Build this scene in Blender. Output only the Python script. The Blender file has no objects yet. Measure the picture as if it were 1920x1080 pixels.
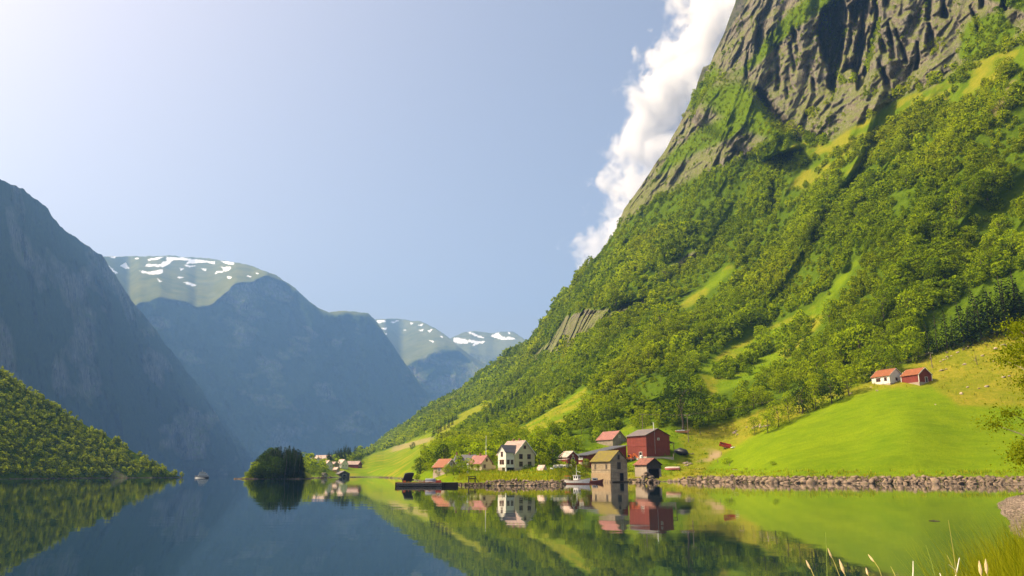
import bpy, math, random
import numpy as np
from mathutils import Vector

C = bpy.context.scene.collection
SC = bpy.context.scene
R = math.radians
# ---------------------------------------------------------------- camera
CAM_H, FPX, PITCH = 2.6, 1440.0, 13.62
cd = bpy.data.cameras.new("camera"); cam = bpy.data.objects.new("camera", cd); C.objects.link(cam)
cam.location = (0, 0, CAM_H); cam.rotation_euler = (R(90 + PITCH), 0, 0)
cd.sensor_width = 36.0; cd.lens = 27.0; cd.clip_start = 0.1; cd.clip_end = 30000
SC.camera = cam
# ---------------------------------------------------------------- sky, sun, exposure
SUN_AZ, SUN_EL = -86.0, 49.0
w = bpy.data.worlds.new("World"); SC.world = w; w.use_nodes = True
nt = w.node_tree
sky = nt.nodes.new("ShaderNodeTexSky"); sky.sky_type = 'NISHITA'; sky.sun_disc = False
sky.sun_elevation = R(SUN_EL); sky.sun_rotation = R(SUN_AZ)
sky.air_density = 1.0; sky.dust_density = 5.0; sky.ozone_density = 0.9; sky.altitude = 0
nt.nodes["Background"].inputs[1].default_value = 0.145
tn = nt.nodes.new("ShaderNodeMixRGB"); tn.blend_type = 'MULTIPLY'; tn.inputs[0].default_value = 1; tn.inputs[2].default_value = (1.29, 1.06, .88, 1)
nt.links.new(sky.outputs[0], tn.inputs[1]); nt.links.new(tn.outputs[0], nt.nodes["Background"].inputs[0])
sl = bpy.data.lights.new("sun", 'SUN'); sl.energy = 5.0; sl.angle = R(0.5); sl.color = (1.0, 0.86, 0.57)
so = bpy.data.objects.new("sun", sl); C.objects.link(so)
SDIR = Vector((math.cos(R(SUN_EL)) * math.sin(R(SUN_AZ)), math.cos(R(SUN_EL)) * math.cos(R(SUN_AZ)), math.sin(R(SUN_EL))))
so.rotation_euler = SDIR.to_track_quat('Z', 'Y').to_euler(); so.location = (0, 0, 900)
SC.view_settings.view_transform = 'Standard'; SC.view_settings.look = 'None'
SC.view_settings.exposure = 0.55; SC.view_settings.gamma = 1.0; SC.view_settings.use_curve_mapping = False
SC.render.engine = 'CYCLES'
cy = SC.cycles
cy.use_denoising = True; cy.max_bounces = 6; cy.diffuse_bounces = 2; cy.glossy_bounces = 3
cy.transmission_bounces = 2; cy.volume_bounces = 4; cy.transparent_max_bounces = 8
cy.use_adaptive_sampling = True; cy.adaptive_threshold = 0.005
cy.caustics_reflective = False; cy.caustics_refractive = False

rng = np.random.default_rng(7); random.seed(7)
SP, CP = math.sin(R(PITCH)), math.cos(R(PITCH))
# ---------------------------------------------------------------- measuring helpers
def tanel(x, y):
    u = np.asarray(x, float) - 960; v = 540 - np.asarray(y, float)
    return (v * CP + FPX * SP) / np.hypot(u, FPX * CP - v * SP)
def pix(x, y, r):
    """point at horizontal range r from the tripod along the direction (x, y) of a 1920 px wide view"""
    u = np.asarray(x, float) - 960; v = 540 - np.asarray(y, float)
    dx = u; dy = FPX * CP - v * SP; dz = v * CP + FPX * SP
    k = r / np.hypot(dx, dy)
    return np.stack([dx * k, dy * k, CAM_H + dz * k], -1)
def y_for(x, T):
    """picture row of elevation tangent T at column x"""
    lo, hi = -2000.0 + 0 * np.asarray(x, float), 1400.0 + 0 * np.asarray(x, float)
    for _ in range(50):
        m = (lo + hi) / 2; big = tanel(x, m) > T
        lo = np.where(big, m, lo); hi = np.where(big, hi, m)
    return (lo + hi) / 2
def on_water(x, y):
    p = pix(x, y, CAM_H / -tanel(x, y)); p = p.copy(); p[..., 2] = 0; return p
def mpp(x, r):                      # metres per pixel at range r
    return r / math.hypot(x - 960, 1470)

# ---------------------------------------------------------------- noise
def _h(ix, iy, iz, seed):
    n = (ix.astype(np.uint32) * np.uint32(374761393) + iy.astype(np.uint32) * np.uint32(668265263)
         + iz.astype(np.uint32) * np.uint32(2147483647 & 1274126177) + np.uint32(seed * 974711 & 0xffffffff))
    n = (n ^ (n >> np.uint32(13))) * np.uint32(1274126177); n = n ^ (n >> np.uint32(16))
    return (n & np.uint32(0xffffff)).astype(np.float64) / 0xffffff
def vnoise(x, y, z=0.0, seed=0):
    x, y, z = np.broadcast_arrays(np.asarray(x, float), np.asarray(y, float), np.asarray(z, float))
    fx, fy, fz = np.floor(x), np.floor(y), np.floor(z)
    ix, iy, iz = fx.astype(np.int64), fy.astype(np.int64), fz.astype(np.int64)
    tx, ty, tz = x - fx, y - fy, z - fz
    tx, ty, tz = [t * t * t * (t * (t * 6 - 15) + 10) for t in (tx, ty, tz)]
    out = 0
    for a in (0, 1):
        for b in (0, 1):
            for c in (0, 1):
                wgt = (tx if a else 1 - tx) * (ty if b else 1 - ty) * (tz if c else 1 - tz)
                out = out + wgt * _h(ix + a, iy + b, iz + c, seed)
    return out * 2 - 1
def fbm(x, y, z=0.0, oct=4, seed=0, gain=0.5):
    s, a, t = 0, 1.0, 0
    for o in range(oct):
        s = s + a * vnoise(np.asarray(x) * 2**o, np.asarray(y) * 2**o, np.asarray(z) * 2**o, seed + o * 17); t += a; a *= gain
    return s / t
def ridged(x, y, z=0.0, oct=4, seed=0):
    s, a, t = 0, 1.0, 0
    for o in range(oct):
        s = s + a * (1 - 2 * np.abs(vnoise(np.asarray(x) * 2**o, np.asarray(y) * 2**o, np.asarray(z) * 2**o, seed + o * 31))); t += a; a *= .5
    return s / t
def inpoly(x, y, poly):
    c = np.zeros(np.shape(x), bool); n = len(poly)
    for i in range(n):
        (x1, y1), (x2, y2) = poly[i], poly[(i + 1) % n]
        if y1 == y2: continue
        cond = ((y1 > y) != (y2 > y)) & (x < (x2 - x1) * (y - y1) / (y2 - y1) + x1)
        c ^= cond
    return c
def blur(a, n, it=2):
    a = a.astype(float)
    for _ in range(it):
        for ax in (0, 1):
            p = np.pad(a, [(n + 1, n) if k == ax else (0, 0) for k in (0, 1)], mode='edge')
            cs = np.cumsum(p, axis=ax)
            L = a.shape[ax]
            a = (np.take(cs, range(2 * n + 1, 2 * n + 1 + L), ax) - np.take(cs, range(0, L), ax)) / (2 * n + 1)
    return a
def poly_y(pts, x):
    p = np.array(pts, float); return np.interp(x, p[:, 0], p[:, 1])

# ---------------------------------------------------------------- mesh helpers
def mesh_np(name, V, F, smooth=False, mat=None):
    """V (n,3); F (m,k) faces all of k corners"""
    me = bpy.data.meshes.new(name)
    V = np.ascontiguousarray(V, dtype=np.float32); F = np.ascontiguousarray(F, dtype=np.int32)
    m, k = F.shape
    me.vertices.add(len(V)); me.vertices.foreach_set("co", V.ravel())
    me.loops.add(m * k); me.loops.foreach_set("vertex_index", F.ravel())
    me.polygons.add(m); me.polygons.foreach_set("loop_start", np.arange(0, m * k, k, dtype=np.int32))
    me.polygons.foreach_set("loop_total", np.full(m, k, dtype=np.int32))
    if smooth: me.polygons.foreach_set("use_smooth", np.ones(m, dtype=bool))
    me.update(calc_edges=True); me.validate()
    if mat: me.materials.append(mat)
    return me
def link(name, me, parent=None, loc=None, rz=0.0):
    o = bpy.data.objects.new(name, me); C.objects.link(o)
    if parent is not None: o.parent = parent
    if loc is not None: o.location = tuple(float(c) for c in loc)
    if rz: o.rotation_euler = (0, 0, rz)
    return o
def tag(o, label=None, cat=None, group=None, kind=None):
    if label: o['label'] = label
    if cat: o['category'] = cat
    if group: o['group'] = group
    if kind: o['kind'] = kind
    return o
def thing(name, label, cat, loc, rz=0.0, group=None):
    o = bpy.data.objects.new(name, None); C.objects.link(o); o.empty_display_size = .5
    o.location = tuple(float(c) for c in loc); o.rotation_euler = (0, 0, rz)
    return tag(o, label, cat, group)
def children(o): return list(o.children)
def copy_tree(o, parent=None):
    c = o.copy(); C.objects.link(c)
    if parent is not None: c.parent = parent
    for ch in list(o.children): copy_tree(ch, c)
    return c
class MB:
    def __init__(s): s.v = []; s.f = []
    def add(s, vs, fs):
        b = len(s.v); s.v += [tuple(map(float, p)) for p in vs]; s.f += [tuple(b + i for i in f) for f in fs]; return s
    def obox(s, c, X, Y, Z, sx, sy, sz):
        c, X, Y, Z = map(np.array, (c, X, Y, Z)); vs = []
        for k in (-.5, .5):
            for (i, j) in ((-.5, -.5), (.5, -.5), (.5, .5), (-.5, .5)):
                vs.append(c + X * i * sx + Y * j * sy + Z * k * sz)
        return s.add(vs, [(0, 3, 2, 1), (4, 5, 6, 7), (0, 1, 5, 4), (1, 2, 6, 5), (2, 3, 7, 6), (3, 0, 4, 7)])
    def box(s, c, size, rz=0.0):
        a, b = math.cos(rz), math.sin(rz)
        return s.obox(c, (a, b, 0), (-b, a, 0), (0, 0, 1), *size)
    def prism(s, poly, x0, x1):
        """polygon of (y, z), counter-clockwise seen from +x, stretched along x"""
        n = len(poly); vs = [(x0, y, z) for y, z in poly] + [(x1, y, z) for y, z in poly]
        fs = [tuple(reversed(range(n))), tuple(range(n, 2 * n))]
        fs += [(i, (i + 1) % n, n + (i + 1) % n, n + i) for i in range(n)]
        return s.add(vs, fs)
    def tube(s, pts, rad, n=6, cap=True):
        pts = [Vector(p) for p in pts]; rad = rad if hasattr(rad, '__len__') else [rad] * len(pts)
        vs, fs = [], []
        for i, p in enumerate(pts):
            d = (pts[min(i + 1, len(pts) - 1)] - pts[max(i - 1, 0)]).normalized()
            a = d.orthogonal().normalized() if abs(d.z) > .9 else d.cross(Vector((0, 0, 1))).normalized()
            b = d.cross(a)
            for k in range(n):
                t = 2 * math.pi * k / n; vs.append(p + (a * math.cos(t) + b * math.sin(t)) * rad[i])
        for i in range(len(pts) - 1):
            for k in range(n):
                k2 = (k + 1) % n
                fs.append((i * n + k, (i + 1) * n + k, (i + 1) * n + k2, i * n + k2))
        if cap:
            fs.append(tuple(range(n))); fs.append(tuple(reversed(range((len(pts) - 1) * n, len(pts) * n))))
        return s.add(vs, fs)
    def torus(s, c, ax, Rr, r, n=14, m=6):
        c = Vector(c); ax = Vector(ax).normalized(); a = ax.orthogonal().normalized(); b = ax.cross(a)
        vs, fs = [], []
        for i in range(n):
            t = 2 * math.pi * i / n; d = a * math.cos(t) + b * math.sin(t)
            for k in range(m):
                q = 2 * math.pi * k / m; vs.append(c + d * (Rr + r * math.cos(q)) + ax * r * math.sin(q))
        for i in range(n):
            for k in range(m):
                fs.append((i * m + k, ((i + 1) % n) * m + k, ((i + 1) % n) * m + (k + 1) % m, i * m + (k + 1) % m))
        return s.add(vs, fs)
    def loft(s, rings, close_ends=True):
        n = len(rings[0]); vs = [p for r_ in rings for p in r_]; fs = []
        for i in range(len(rings) - 1):
            for k in range(n):
                k2 = (k + 1) % n; fs.append((i * n + k, i * n + k2, (i + 1) * n + k2, (i + 1) * n + k))
        if close_ends:
            fs.append(tuple(reversed(range(n)))); fs.append(tuple(range((len(rings) - 1) * n, len(rings) * n)))
        return s.add(vs, fs)
    def build(s, name, mat, parent=None, loc=None, rz=0.0, smooth=False):
        me = bpy.data.meshes.new(name); me.from_pydata(s.v, [], s.f)
        import bmesh
        bm = bmesh.new(); bm.from_mesh(me); bmesh.ops.recalc_face_normals(bm, faces=bm.faces); bm.to_mesh(me); bm.free()
        if smooth: me.polygons.foreach_set("use_smooth", [True] * len(me.polygons))
        me.materials.append(mat)
        return link(name, me, parent, loc, rz)

# ---------------------------------------------------------------- materials
class NT:
    def __init__(s, name):
        s.m = bpy.data.materials.new(name); s.m.use_nodes = True; s.t = s.m.node_tree
        for n in list(s.t.nodes): s.t.nodes.remove(n)
        s.out = s.t.nodes.new("ShaderNodeOutputMaterial")
    def n(s, typ, **kw):
        nd = s.t.nodes.new("ShaderNode" + typ)
        for k, v in kw.items():
            if k in ("operation", "blend_type", "data_type", "noise_dimensions", "feature", "wave_type", "attribute_name", "bands_direction", "wave_profile", "distance"):
                setattr(nd, k, v)
            else:
                s.set(nd, k, v)
        return nd
    def set(s, nd, key, v):
        i = nd.inputs[int(key[1:])] if key[0] == 'i' and key[1:].isdigit() else nd.inputs[key.replace('_', ' ')]
        if hasattr(v, 'is_linked') or v.__class__.__name__.startswith('NodeSocket'): s.t.links.new(v, i)
        else: i.default_value = v
    def noise(s, scale, detail=4, rough=.55, vec=None, dist=0.0):
        nd = s.n("TexNoise"); nd.inputs["Scale"].default_value = scale; nd.inputs["Detail"].default_value = detail
        nd.inputs["Roughness"].default_value = rough; nd.inputs["Distortion"].default_value = dist
        if vec is not None: s.t.links.new(vec, nd.inputs["Vector"])
        return nd.outputs["Fac"]
    def mapping(s, vec, scale=(1, 1, 1), rot=(0, 0, 0)):
        nd = s.n("Mapping"); nd.inputs["Scale"].default_value = scale; nd.inputs["Rotation"].default_value = rot
        s.t.links.new(vec, nd.inputs["Vector"]); return nd.outputs[0]
    def obj(s): return s.n("TexCoord").outputs["Object"]
    def geo(s, what="Position"): return s.n("NewGeometry").outputs[what]
    def ramp(s, fac, *stops):
        nd = s.n("ValToRGB"); cr = nd.color_ramp
        while len(cr.elements) < len(stops): cr.elements.new(.5)
        for e, (p, c) in zip(cr.elements, stops):
            e.position = p; e.color = (*c, 1) if hasattr(c, '__len__') else (c, c, c, 1)
        s.t.links.new(fac, nd.inputs[0]); return nd.outputs[0]
    def mix(s, fac, a, b, mode='MIX'):
        nd = s.n("MixRGB", blend_type=mode)
        for k, v in (("Fac", fac), ("Color1", a), ("Color2", b)):
            if hasattr(v, 'is_linked'): s.t.links.new(v, nd.inputs[k])
            else: nd.inputs[k].default_value = (*v, 1) if hasattr(v, '__len__') else v
        return nd.outputs[0]
    def math(s, op, a, b=0.0):
        nd = s.n("Math", operation=op)
        for i, v in enumerate((a, b)):
            if hasattr(v, 'is_linked'): s.t.links.new(v, nd.inputs[i])
            else: nd.inputs[i].default_value = v
        return nd.outputs[0]
    def sep(s, c):
        nd = s.n("SeparateColor"); s.t.links.new(c, nd.inputs[0]); return nd.outputs
    def attr(s, name): return s.n("Attribute", attribute_name=name)
    def bump(s, h, dist=.1, strength=1.0, normal=None):
        nd = s.n("Bump"); nd.inputs["Distance"].default_value = dist; nd.inputs["Strength"].default_value = strength
        s.t.links.new(h, nd.inputs["Height"])
        if normal is not None: s.t.links.new(normal, nd.inputs["Normal"])
        return nd.outputs[0]
    def bsdf(s, col, rough=.8, normal=None, spec=.3, metal=0.0):
        nd = s.n("BsdfPrincipled")
        if hasattr(col, 'is_linked'): s.t.links.new(col, nd.inputs["Base Color"])
        else: nd.inputs["Base Color"].default_value = (*col, 1)
        if hasattr(rough, 'is_linked'): s.t.links.new(rough, nd.inputs["Roughness"])
        else: nd.inputs["Roughness"].default_value = rough
        nd.inputs["Specular IOR Level"].default_value = spec; nd.inputs["Metallic"].default_value = metal
        if normal is not None: s.t.links.new(normal, nd.inputs["Normal"])
        s.t.links.new(nd.outputs[0], s.out.inputs["Surface"]); return nd
def simple(name, col, rough=.8, var=.25, scale=2.0, spec=.3, bump=.0):
    t = NT(name); v = t.noise(scale, 5, .6, t.obj())
    c = t.mix(v, [x * (1 - var) for x in col], [min(1, x * (1 + var)) for x in col])
    t.bsdf(c, rough, t.bump(v, bump) if bump else None, spec); return t.m
def boards(name, col, width=.2, vertical=True, var=.3, weather=.0, wcol=(.3, .27, .22)):
    """painted or bare planks: grooves, board to board shift in tone, blotches"""
    t = NT(name); o = t.obj(); sx = t.n("SeparateXYZ"); t.t.links.new(o, sx.inputs[0])
    u = t.math('ADD', sx.outputs[0], sx.outputs[1]) if vertical else sx.outputs[2]
    u = t.math('DIVIDE', u, width); fr = t.math('FRACT', u); bid = t.math('FLOOR', u)
    wn = t.n("TexWhiteNoise", noise_dimensions='1D'); t.t.links.new(bid, wn.inputs["W"])
    groove = t.math('LESS_THAN', fr, .1)
    bl = t.noise(1.3, 5, .6, t.mapping(o, (1, 1, .35) if vertical else (.35, .35, 1)))
    c = t.mix(wn.outputs["Value"], [x * (1 - var * .6) for x in col], [x * (1 + var * .5) for x in col])
    c = t.mix(t.ramp(bl, (.35, 0.0), (.7, 1.0)), c, [x * (1 - var) for x in col])
    if weather: c = t.mix(t.math('MULTIPLY', t.ramp(t.noise(.8, 6, .7, o), (.45, 0.), (.62, 1.)), weather), c, wcol)
    c = t.mix(t.math('MULTIPLY', groove, .5), c, [x * .35 for x in col])
    t.bsdf(c, .8, t.bump(groove, -.02), .2); return t.m
def sheet(name, col, pitch=.4, var=.2, rust=None, axis=0, rough=.6, moss=None):
    """roof of corrugated sheets or tiles"""
    t = NT(name); o = t.obj(); sx = t.n("SeparateXYZ"); t.t.links.new(o, sx.inputs[0])
    s_ = t.math('SINE', t.math('MULTIPLY', sx.outputs[axis], 6.283 / pitch))
    bl = t.noise(.7, 6, .65, o); c = t.mix(bl, [x * (1 - var) for x in col], [x * (1 + var) for x in col])
    if rust: c = t.mix(t.ramp(t.noise(.9, 6, .7, o), (.45, 0.), (.6, 1.)), c, rust)
    if moss: c = t.mix(t.ramp(t.noise(1.1, 6, .7, o), (.35, 0.), (.6, 1.)), c, moss)
    t.bsdf(c, rough, t.bump(t.math('ADD', t.math('MULTIPLY', s_, .5), t.math('MULTIPLY', bl, .6)), .04), .3); return t.m
def stone(name, a, b, scale=1.0, moss=None):
    t = NT(name); o = t.geo(); n1 = t.noise(scale, 8, .65, o); n2 = t.noise(scale * 6, 6, .7, o)
    c = t.mix(t.ramp(n1, (.3, 0.), (.7, 1.)), a, b); c = t.mix(t.ramp(n2, (.45, 0.), (.8, 1.)), c, [x * .45 for x in a])
    rn = t.n("ObjectInfo").outputs["Random"]
    c = t.mix(t.math('MULTIPLY', rn, .55), c, [b[0] * 1.5, b[1] * 1.4, b[2] * 1.3])
    if moss: c = t.mix(t.ramp(t.noise(scale * .8, 5, .6, o), (.55, 0.), (.7, .8)), c, moss)
    t.bsdf(c, .9, t.bump(n2, .08), .2); return t.m
def leafmat(name, dark, light, yellow, src='obj', transl=.38):
    """leaf clumps: tone from plant to plant, tint from clump to clump"""
    t = NT(name)
    rn = t.n("ObjectInfo").outputs["Random"] if src == 'obj' else t.attr("tint").outputs["Fac"]
    isl = t.geo("Random Per Island")
    c = t.mix(rn, dark, light)
    c = t.mix(t.ramp(t.noise(.012, 3, .5, t.geo()), (.45, 0.), (.75, .55)), c, yellow)
    c = t.mix(t.math('MULTIPLY', isl, .45), c, [x * 1.45 for x in light])
    c = t.mix(t.math('LESS_THAN', isl, .22), c, dark)
    d = t.n("BsdfDiffuse"); tr = t.n("BsdfTranslucent"); mx = t.n("MixShader")
    t.t.links.new(c, d.inputs[0]); t.t.links.new(t.mix(1.0, c, (1.5, 1.35, .6), 'MULTIPLY'), tr.inputs[0]); mx.inputs[0].default_value = transl
    t.t.links.new(d.outputs[0], mx.inputs[1]); t.t.links.new(tr.outputs[0], mx.inputs[2])
    t.t.links.new(mx.outputs[0], t.out.inputs["Surface"]); return t.m
# ================================================================ ground materials
def ground_mat(name, far=False):
    t = NT(name); P = t.geo(); N = t.geo("Normal")
    cov = t.sep(t.attr("cover").outputs["Color"]); ext = t.sep(t.attr("extra").outputs["Color"])
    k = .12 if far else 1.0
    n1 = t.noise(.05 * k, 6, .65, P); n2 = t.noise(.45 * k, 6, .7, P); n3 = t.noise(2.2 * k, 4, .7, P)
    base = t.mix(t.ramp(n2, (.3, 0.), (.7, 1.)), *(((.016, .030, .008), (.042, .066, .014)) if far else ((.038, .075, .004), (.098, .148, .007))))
    alp = t.mix(t.ramp(n1, (.3, 0.), (.7, 1.)), (.080, .095, .018), (.175, .170, .036))
    mead = t.mix(t.ramp(n1, (.3, 0.), (.7, 1.)), (.098, .170, .005), (.175, .240, .006))
    mead = t.mix(t.ramp(t.noise(1.0, 5, .75, t.mapping(P, (.05, .22, .3), (0, 0, .4))), (.38, 0.), (.68, .5)), mead, (.215, .270, .008))
    mead = t.mix(t.ramp(n3, (.42, 0.), (.72, .65)), mead, (.070, .145, .004))
    mead = t.mix(t.ramp(t.noise(.9, 2, .5, P), (.70, 0.), (.74, .8)), mead, (.06, .13, .008))
    mead = t.mix(t.ramp(t.noise(.22, 6, .75, t.mapping(P, (.6, 1, 1))), (.48, 0.), (.72, .6)), mead, (.085, .135, .006))
    dry = t.mix(t.ramp(n2, (.35, 0.), (.7, 1.)), (.190, .195, .010), (.350, .265, .035))
    dry = t.mix(t.ramp(n3, (.4, 0.), (.7, .7)), dry, (.115, .160, .010))
    vs = t.mapping(P, (.15 * k, .15 * k, .07 * k), (0.0, .25, 0.0))
    r1 = t.noise(1.6, 9, .74, vs, 1.5)
    rock = t.mix(t.ramp(r1, (.32, 0.), (.66, 1.)), (.075, .068, .060), (.34, .31, .26))
    rock = t.mix(t.ramp(n1, (.35, 0.), (.7, .6)), rock, (.25, .205, .125))
    rock = t.mix(t.ramp(t.noise(1.0, 6, .7, t.mapping(P, (.42 * k, .42 * k, .16 * k)), 1.2), (.52, 0.), (.62, .85)), rock, (.045, .042, .040))
    up = t.n("SeparateXYZ"); t.t.links.new(N, up.inputs[0])
    grow = t.math('MULTIPLY', t.ramp(up.outputs[2], (.16, 0.), (.46, 1.)), t.ramp(n2, (.38, 0.), (.54, 1.)))
    rock = t.mix(t.math('MULTIPLY', grow, .85), rock, (.130, .165, .018))
    dirt = t.mix(n3, (.23, .165, .09), (.36, .27, .16))
    c = t.mix(ext[2], base, alp)
    c = t.mix(cov[1], c, mead); c = t.mix(cov[2], c, dry); c = t.mix(cov[0], c, rock)
    c = t.mix(ext[0], c, dirt); c = t.mix(ext[1], c, (.86, .87, .90))
    h = t.math('ADD', t.math('MULTIPLY', n2, .8), t.math('MULTIPLY', n3, .25))
    h = t.math('ADD', h, t.math('MULTIPLY', t.math('MULTIPLY', r1, cov[0]), 4.0))
    t.bsdf(c, .95, t.bump(h, (6.0 if far else .55), .9), .0); return t.m
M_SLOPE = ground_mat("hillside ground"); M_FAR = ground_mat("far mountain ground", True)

# ================================================================ mountain surfaces
ZMAX = [0.0]
def surface(name, xs, Y, Rg, mat, cover=None, extra=None, back=.35, drop=1.0, kind='structure'):
    """one hill as a closed-backed sheet: rows run from the waterline up to the crest, then down the far side"""
    nx, ny = Y.shape
    X = np.repeat(xs[:, None], ny, 1)
    P = pix(X, Y, Rg)
    foot = P[:, :1].copy(); foot[:, 0, 2] = -4.0
    crest = P[:, -1:]
    hz = crest[:, :, :2]; back_rows = []
    for k in (.25, .6, 1.0):
        q = crest.copy(); q[:, :, :2] = hz * (1 + back * k); q[:, :, 2] = crest[:, :, 2] * (1 - drop * k ** 1.3) - 4 * k
        back_rows.append(q)
    G = np.concatenate([foot, P] + back_rows, 1); n2 = G.shape[1]
    idx = np.arange(nx * n2).reshape(nx, n2)
    F = np.stack([idx[:-1, :-1], idx[1:, :-1], idx[1:, 1:], idx[:-1, 1:]], -1).reshape(-1, 4)
    me = mesh_np(name, G.reshape(-1, 3), F, True, mat)
    def put(nm, A):
        A = np.concatenate([A[:, :1], A] + [A[:, -1:]] * 3, 1).reshape(-1, 3)
        ca = me.color_attributes.new(nm, 'FLOAT_COLOR', 'POINT')
        ca.data.foreach_set("color", np.concatenate([A, np.ones((len(A), 1))], 1).astype(np.float32).ravel())
    z3 = np.zeros((nx, ny, 3))
    put("cover", z3 if cover is None else cover); put("extra", z3 if extra is None else extra)
    ZMAX[0] = max(ZMAX[0], float(G[:, :, 2].max()))
    o = link(name, me); tag(o, kind=kind); return o, P
def slope_r(X, Y, r0, stages):
    T = tanel(X, Y); Tp = -CAM_H / r0; r = r0 + 0 * T
    for Tc, s in stages:
        Te = np.clip(T, Tp, np.maximum(Tc, Tp)); r = r * (s - Tp) / np.maximum(s - Te, .03); Tp = np.maximum(Tc, Tp)
    return r
def far_hill(name, x0, x1, step, rows, top, r0, s1, cliff=None, s2=.45, amp=60, seed=1, snow=(), rock=.5, alp_all=0.0, ny=2.0, backs=.18):
    xs = np.arange(x0, x1 + step, step)
    yt = poly_y(top, xs) + ny * fbm(xs / 14, 0 * xs, 0, 4, seed)
    rr = poly_y(r0, xs) * 1.6
    yb = y_for(xs, -CAM_H / rr)
    t = np.linspace(0, 1, rows) ** .9
    Yg = yb[:, None] + (yt - yb)[:, None] * t[None]
    X = np.repeat(xs[:, None], rows, 1)
    if cliff is not None:
        wob = 8 * fbm(xs / 26, 0 * xs, 3, 3, seed + 5)
        kk = np.ones(9) / 9; yc = np.convolve(np.pad(poly_y(cliff, xs) + wob, 4, mode='edge'), kk, 'valid'); yc = np.maximum(yc, yt + .5)
        Tc = tanel(xs, yc)[:, None]
        Rg = slope_r(X, Yg, rr[:, None], [(Tc, s1), (9.0, s2)])
        plat = 1 / (1 + np.exp(np.clip((Yg - yc[:, None]) / 1.5, -30, 30)))
    else:
        Rg = slope_r(X, Yg, rr[:, None], [(9.0, s1)]); plat = 0 * X
    P = pix(X, Yg, Rg)
    d = ridged(P[..., 0] / 480, P[..., 1] / 480, P[..., 2] / 1300, 6, seed) * amp * 1.5 + fbm(P[..., 0] / 110, P[..., 1] / 110, P[..., 2] / 200, 4, seed + 9) * amp * .5
    Rg = Rg - d * (1 - .93 * plat) * np.minimum(1, t[None] * 12 + .05)
    nz = fbm(P[..., 0] / 300, P[..., 1] / 300, P[..., 2] / 200, 5, seed + 2)
    cov = np.zeros(X.shape + (3,)); ext = np.zeros_like(cov)
    cov[..., 0] = np.clip((nz + rock - .5) * 4, 0, 1) * (1 - plat * .55)
    ext[..., 2] = np.maximum(plat, alp_all)
    for pg in snow: ext[..., 1] = np.maximum(ext[..., 1], inpoly(X + 1.5 * vnoise(X / 4, Yg / 3, 0, 3), Yg + 1.0 * vnoise(X / 4, Yg / 3, 7, 4), pg))
    ext[..., 1] *= plat > .3 if cliff is not None else 1
    return surface(name, xs, Yg, Rg, M_FAR, cov, ext, back=backs)
def Z(pts, sc, ox, oy): return [(ox + a * sc, oy + b * sc) for a, b in pts]
k2 = 500 / 1920
SNOW2 = [Z(p, k2, 0, 320) for p in (
    [(1190, 620), (1300, 626), (1545, 655), (1550, 670), (1460, 658), (1400, 670), (1340, 668), (1360, 650), (1250, 642), (1215, 675), (1170, 694), (1045, 688), (1050, 672), (1150, 676), (1180, 655), (1205, 642)],
    [(1005, 718), (1060, 728), (1172, 708), (1174, 738), (1110, 748), (1030, 738)], [(868, 688), (900, 662), (938, 708), (900, 703)],
    [(1585, 648), (1685, 658), (1688, 674), (1640, 676)], [(1600, 695), (1660, 688), (1668, 705), (1600, 732), (1542, 740), (1560, 725), (1610, 720)],
    [(1328, 680), (1405, 681), (1402, 692), (1335, 692)], [(1448, 704), (1488, 706), (1475, 724)], [(688, 628), (765, 672), (855, 742), (828, 737), (740, 690), (682, 642)],
    [(780, 616), (845, 614), (820, 632)], [(968, 626), (1005, 628), (985, 642)], [(1060, 636), (1180, 620), (1145, 637), (1072, 648)],
    [(1325, 800), (1370, 806), (1420, 826), (1390, 830), (1335, 814)], [(1268, 764), (1325, 766), (1312, 778)], [(1628, 762), (1668, 763), (1650, 778)],
    [(1288, 702), (1322, 703), (1305, 718)], [(1128, 776), (1170, 795), (1150, 806)], [(1770, 755), (1810, 760), (1800, 768)], [(1840, 735), (1865, 738), (1850, 746)])]
k6 = 520 / 1872
SNOW3 = [Z(p, k6, 500, 560) for p in (
    [(738, 150), (800, 142), (808, 156), (760, 167)], [(835, 157), (905, 145), (860, 165)], [(772, 202), (822, 193), (800, 210)], [(1022, 175), (1052, 168), (1040, 184)],
    [(1028, 210), (1058, 206), (1050, 224)], [(1083, 216), (1118, 208), (1100, 228)], [(1092, 276), (1132, 285), (1120, 296)], [(782, 236), (815, 237), (800, 248)],
    [(962, 161), (988, 162), (975, 175)], [(918, 206), (942, 207), (930, 217)], [(1170, 250), (1190, 256), (1182, 264)])]
SNOW4 = [Z(p, k6, 500, 560) for p in (
    [(1258, 262), (1300, 266), (1362, 285), (1355, 303), (1300, 302), (1262, 288)], [(1358, 272), (1412, 285), (1474, 288), (1460, 303), (1420, 306), (1388, 322), (1398, 300), (1362, 290)],
    [(1352, 222), (1402, 233), (1474, 266), (1440, 264), (1368, 236)], [(1505, 252), (1560, 230), (1592, 260), (1674, 262), (1678, 277), (1610, 277), (1560, 270)], [(1620, 228), (1650, 230), (1640, 240)])]
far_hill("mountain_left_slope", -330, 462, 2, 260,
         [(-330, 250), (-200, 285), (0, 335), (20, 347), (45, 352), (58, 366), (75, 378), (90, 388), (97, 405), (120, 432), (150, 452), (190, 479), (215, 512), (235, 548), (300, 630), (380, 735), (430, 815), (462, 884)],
         [(-330, 1250), (0, 1700), (200, 2400), (330, 2900), (462, 3200)], 2.8, amp=110, seed=11, ny=5.0, rock=.36, backs=.25)
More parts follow.
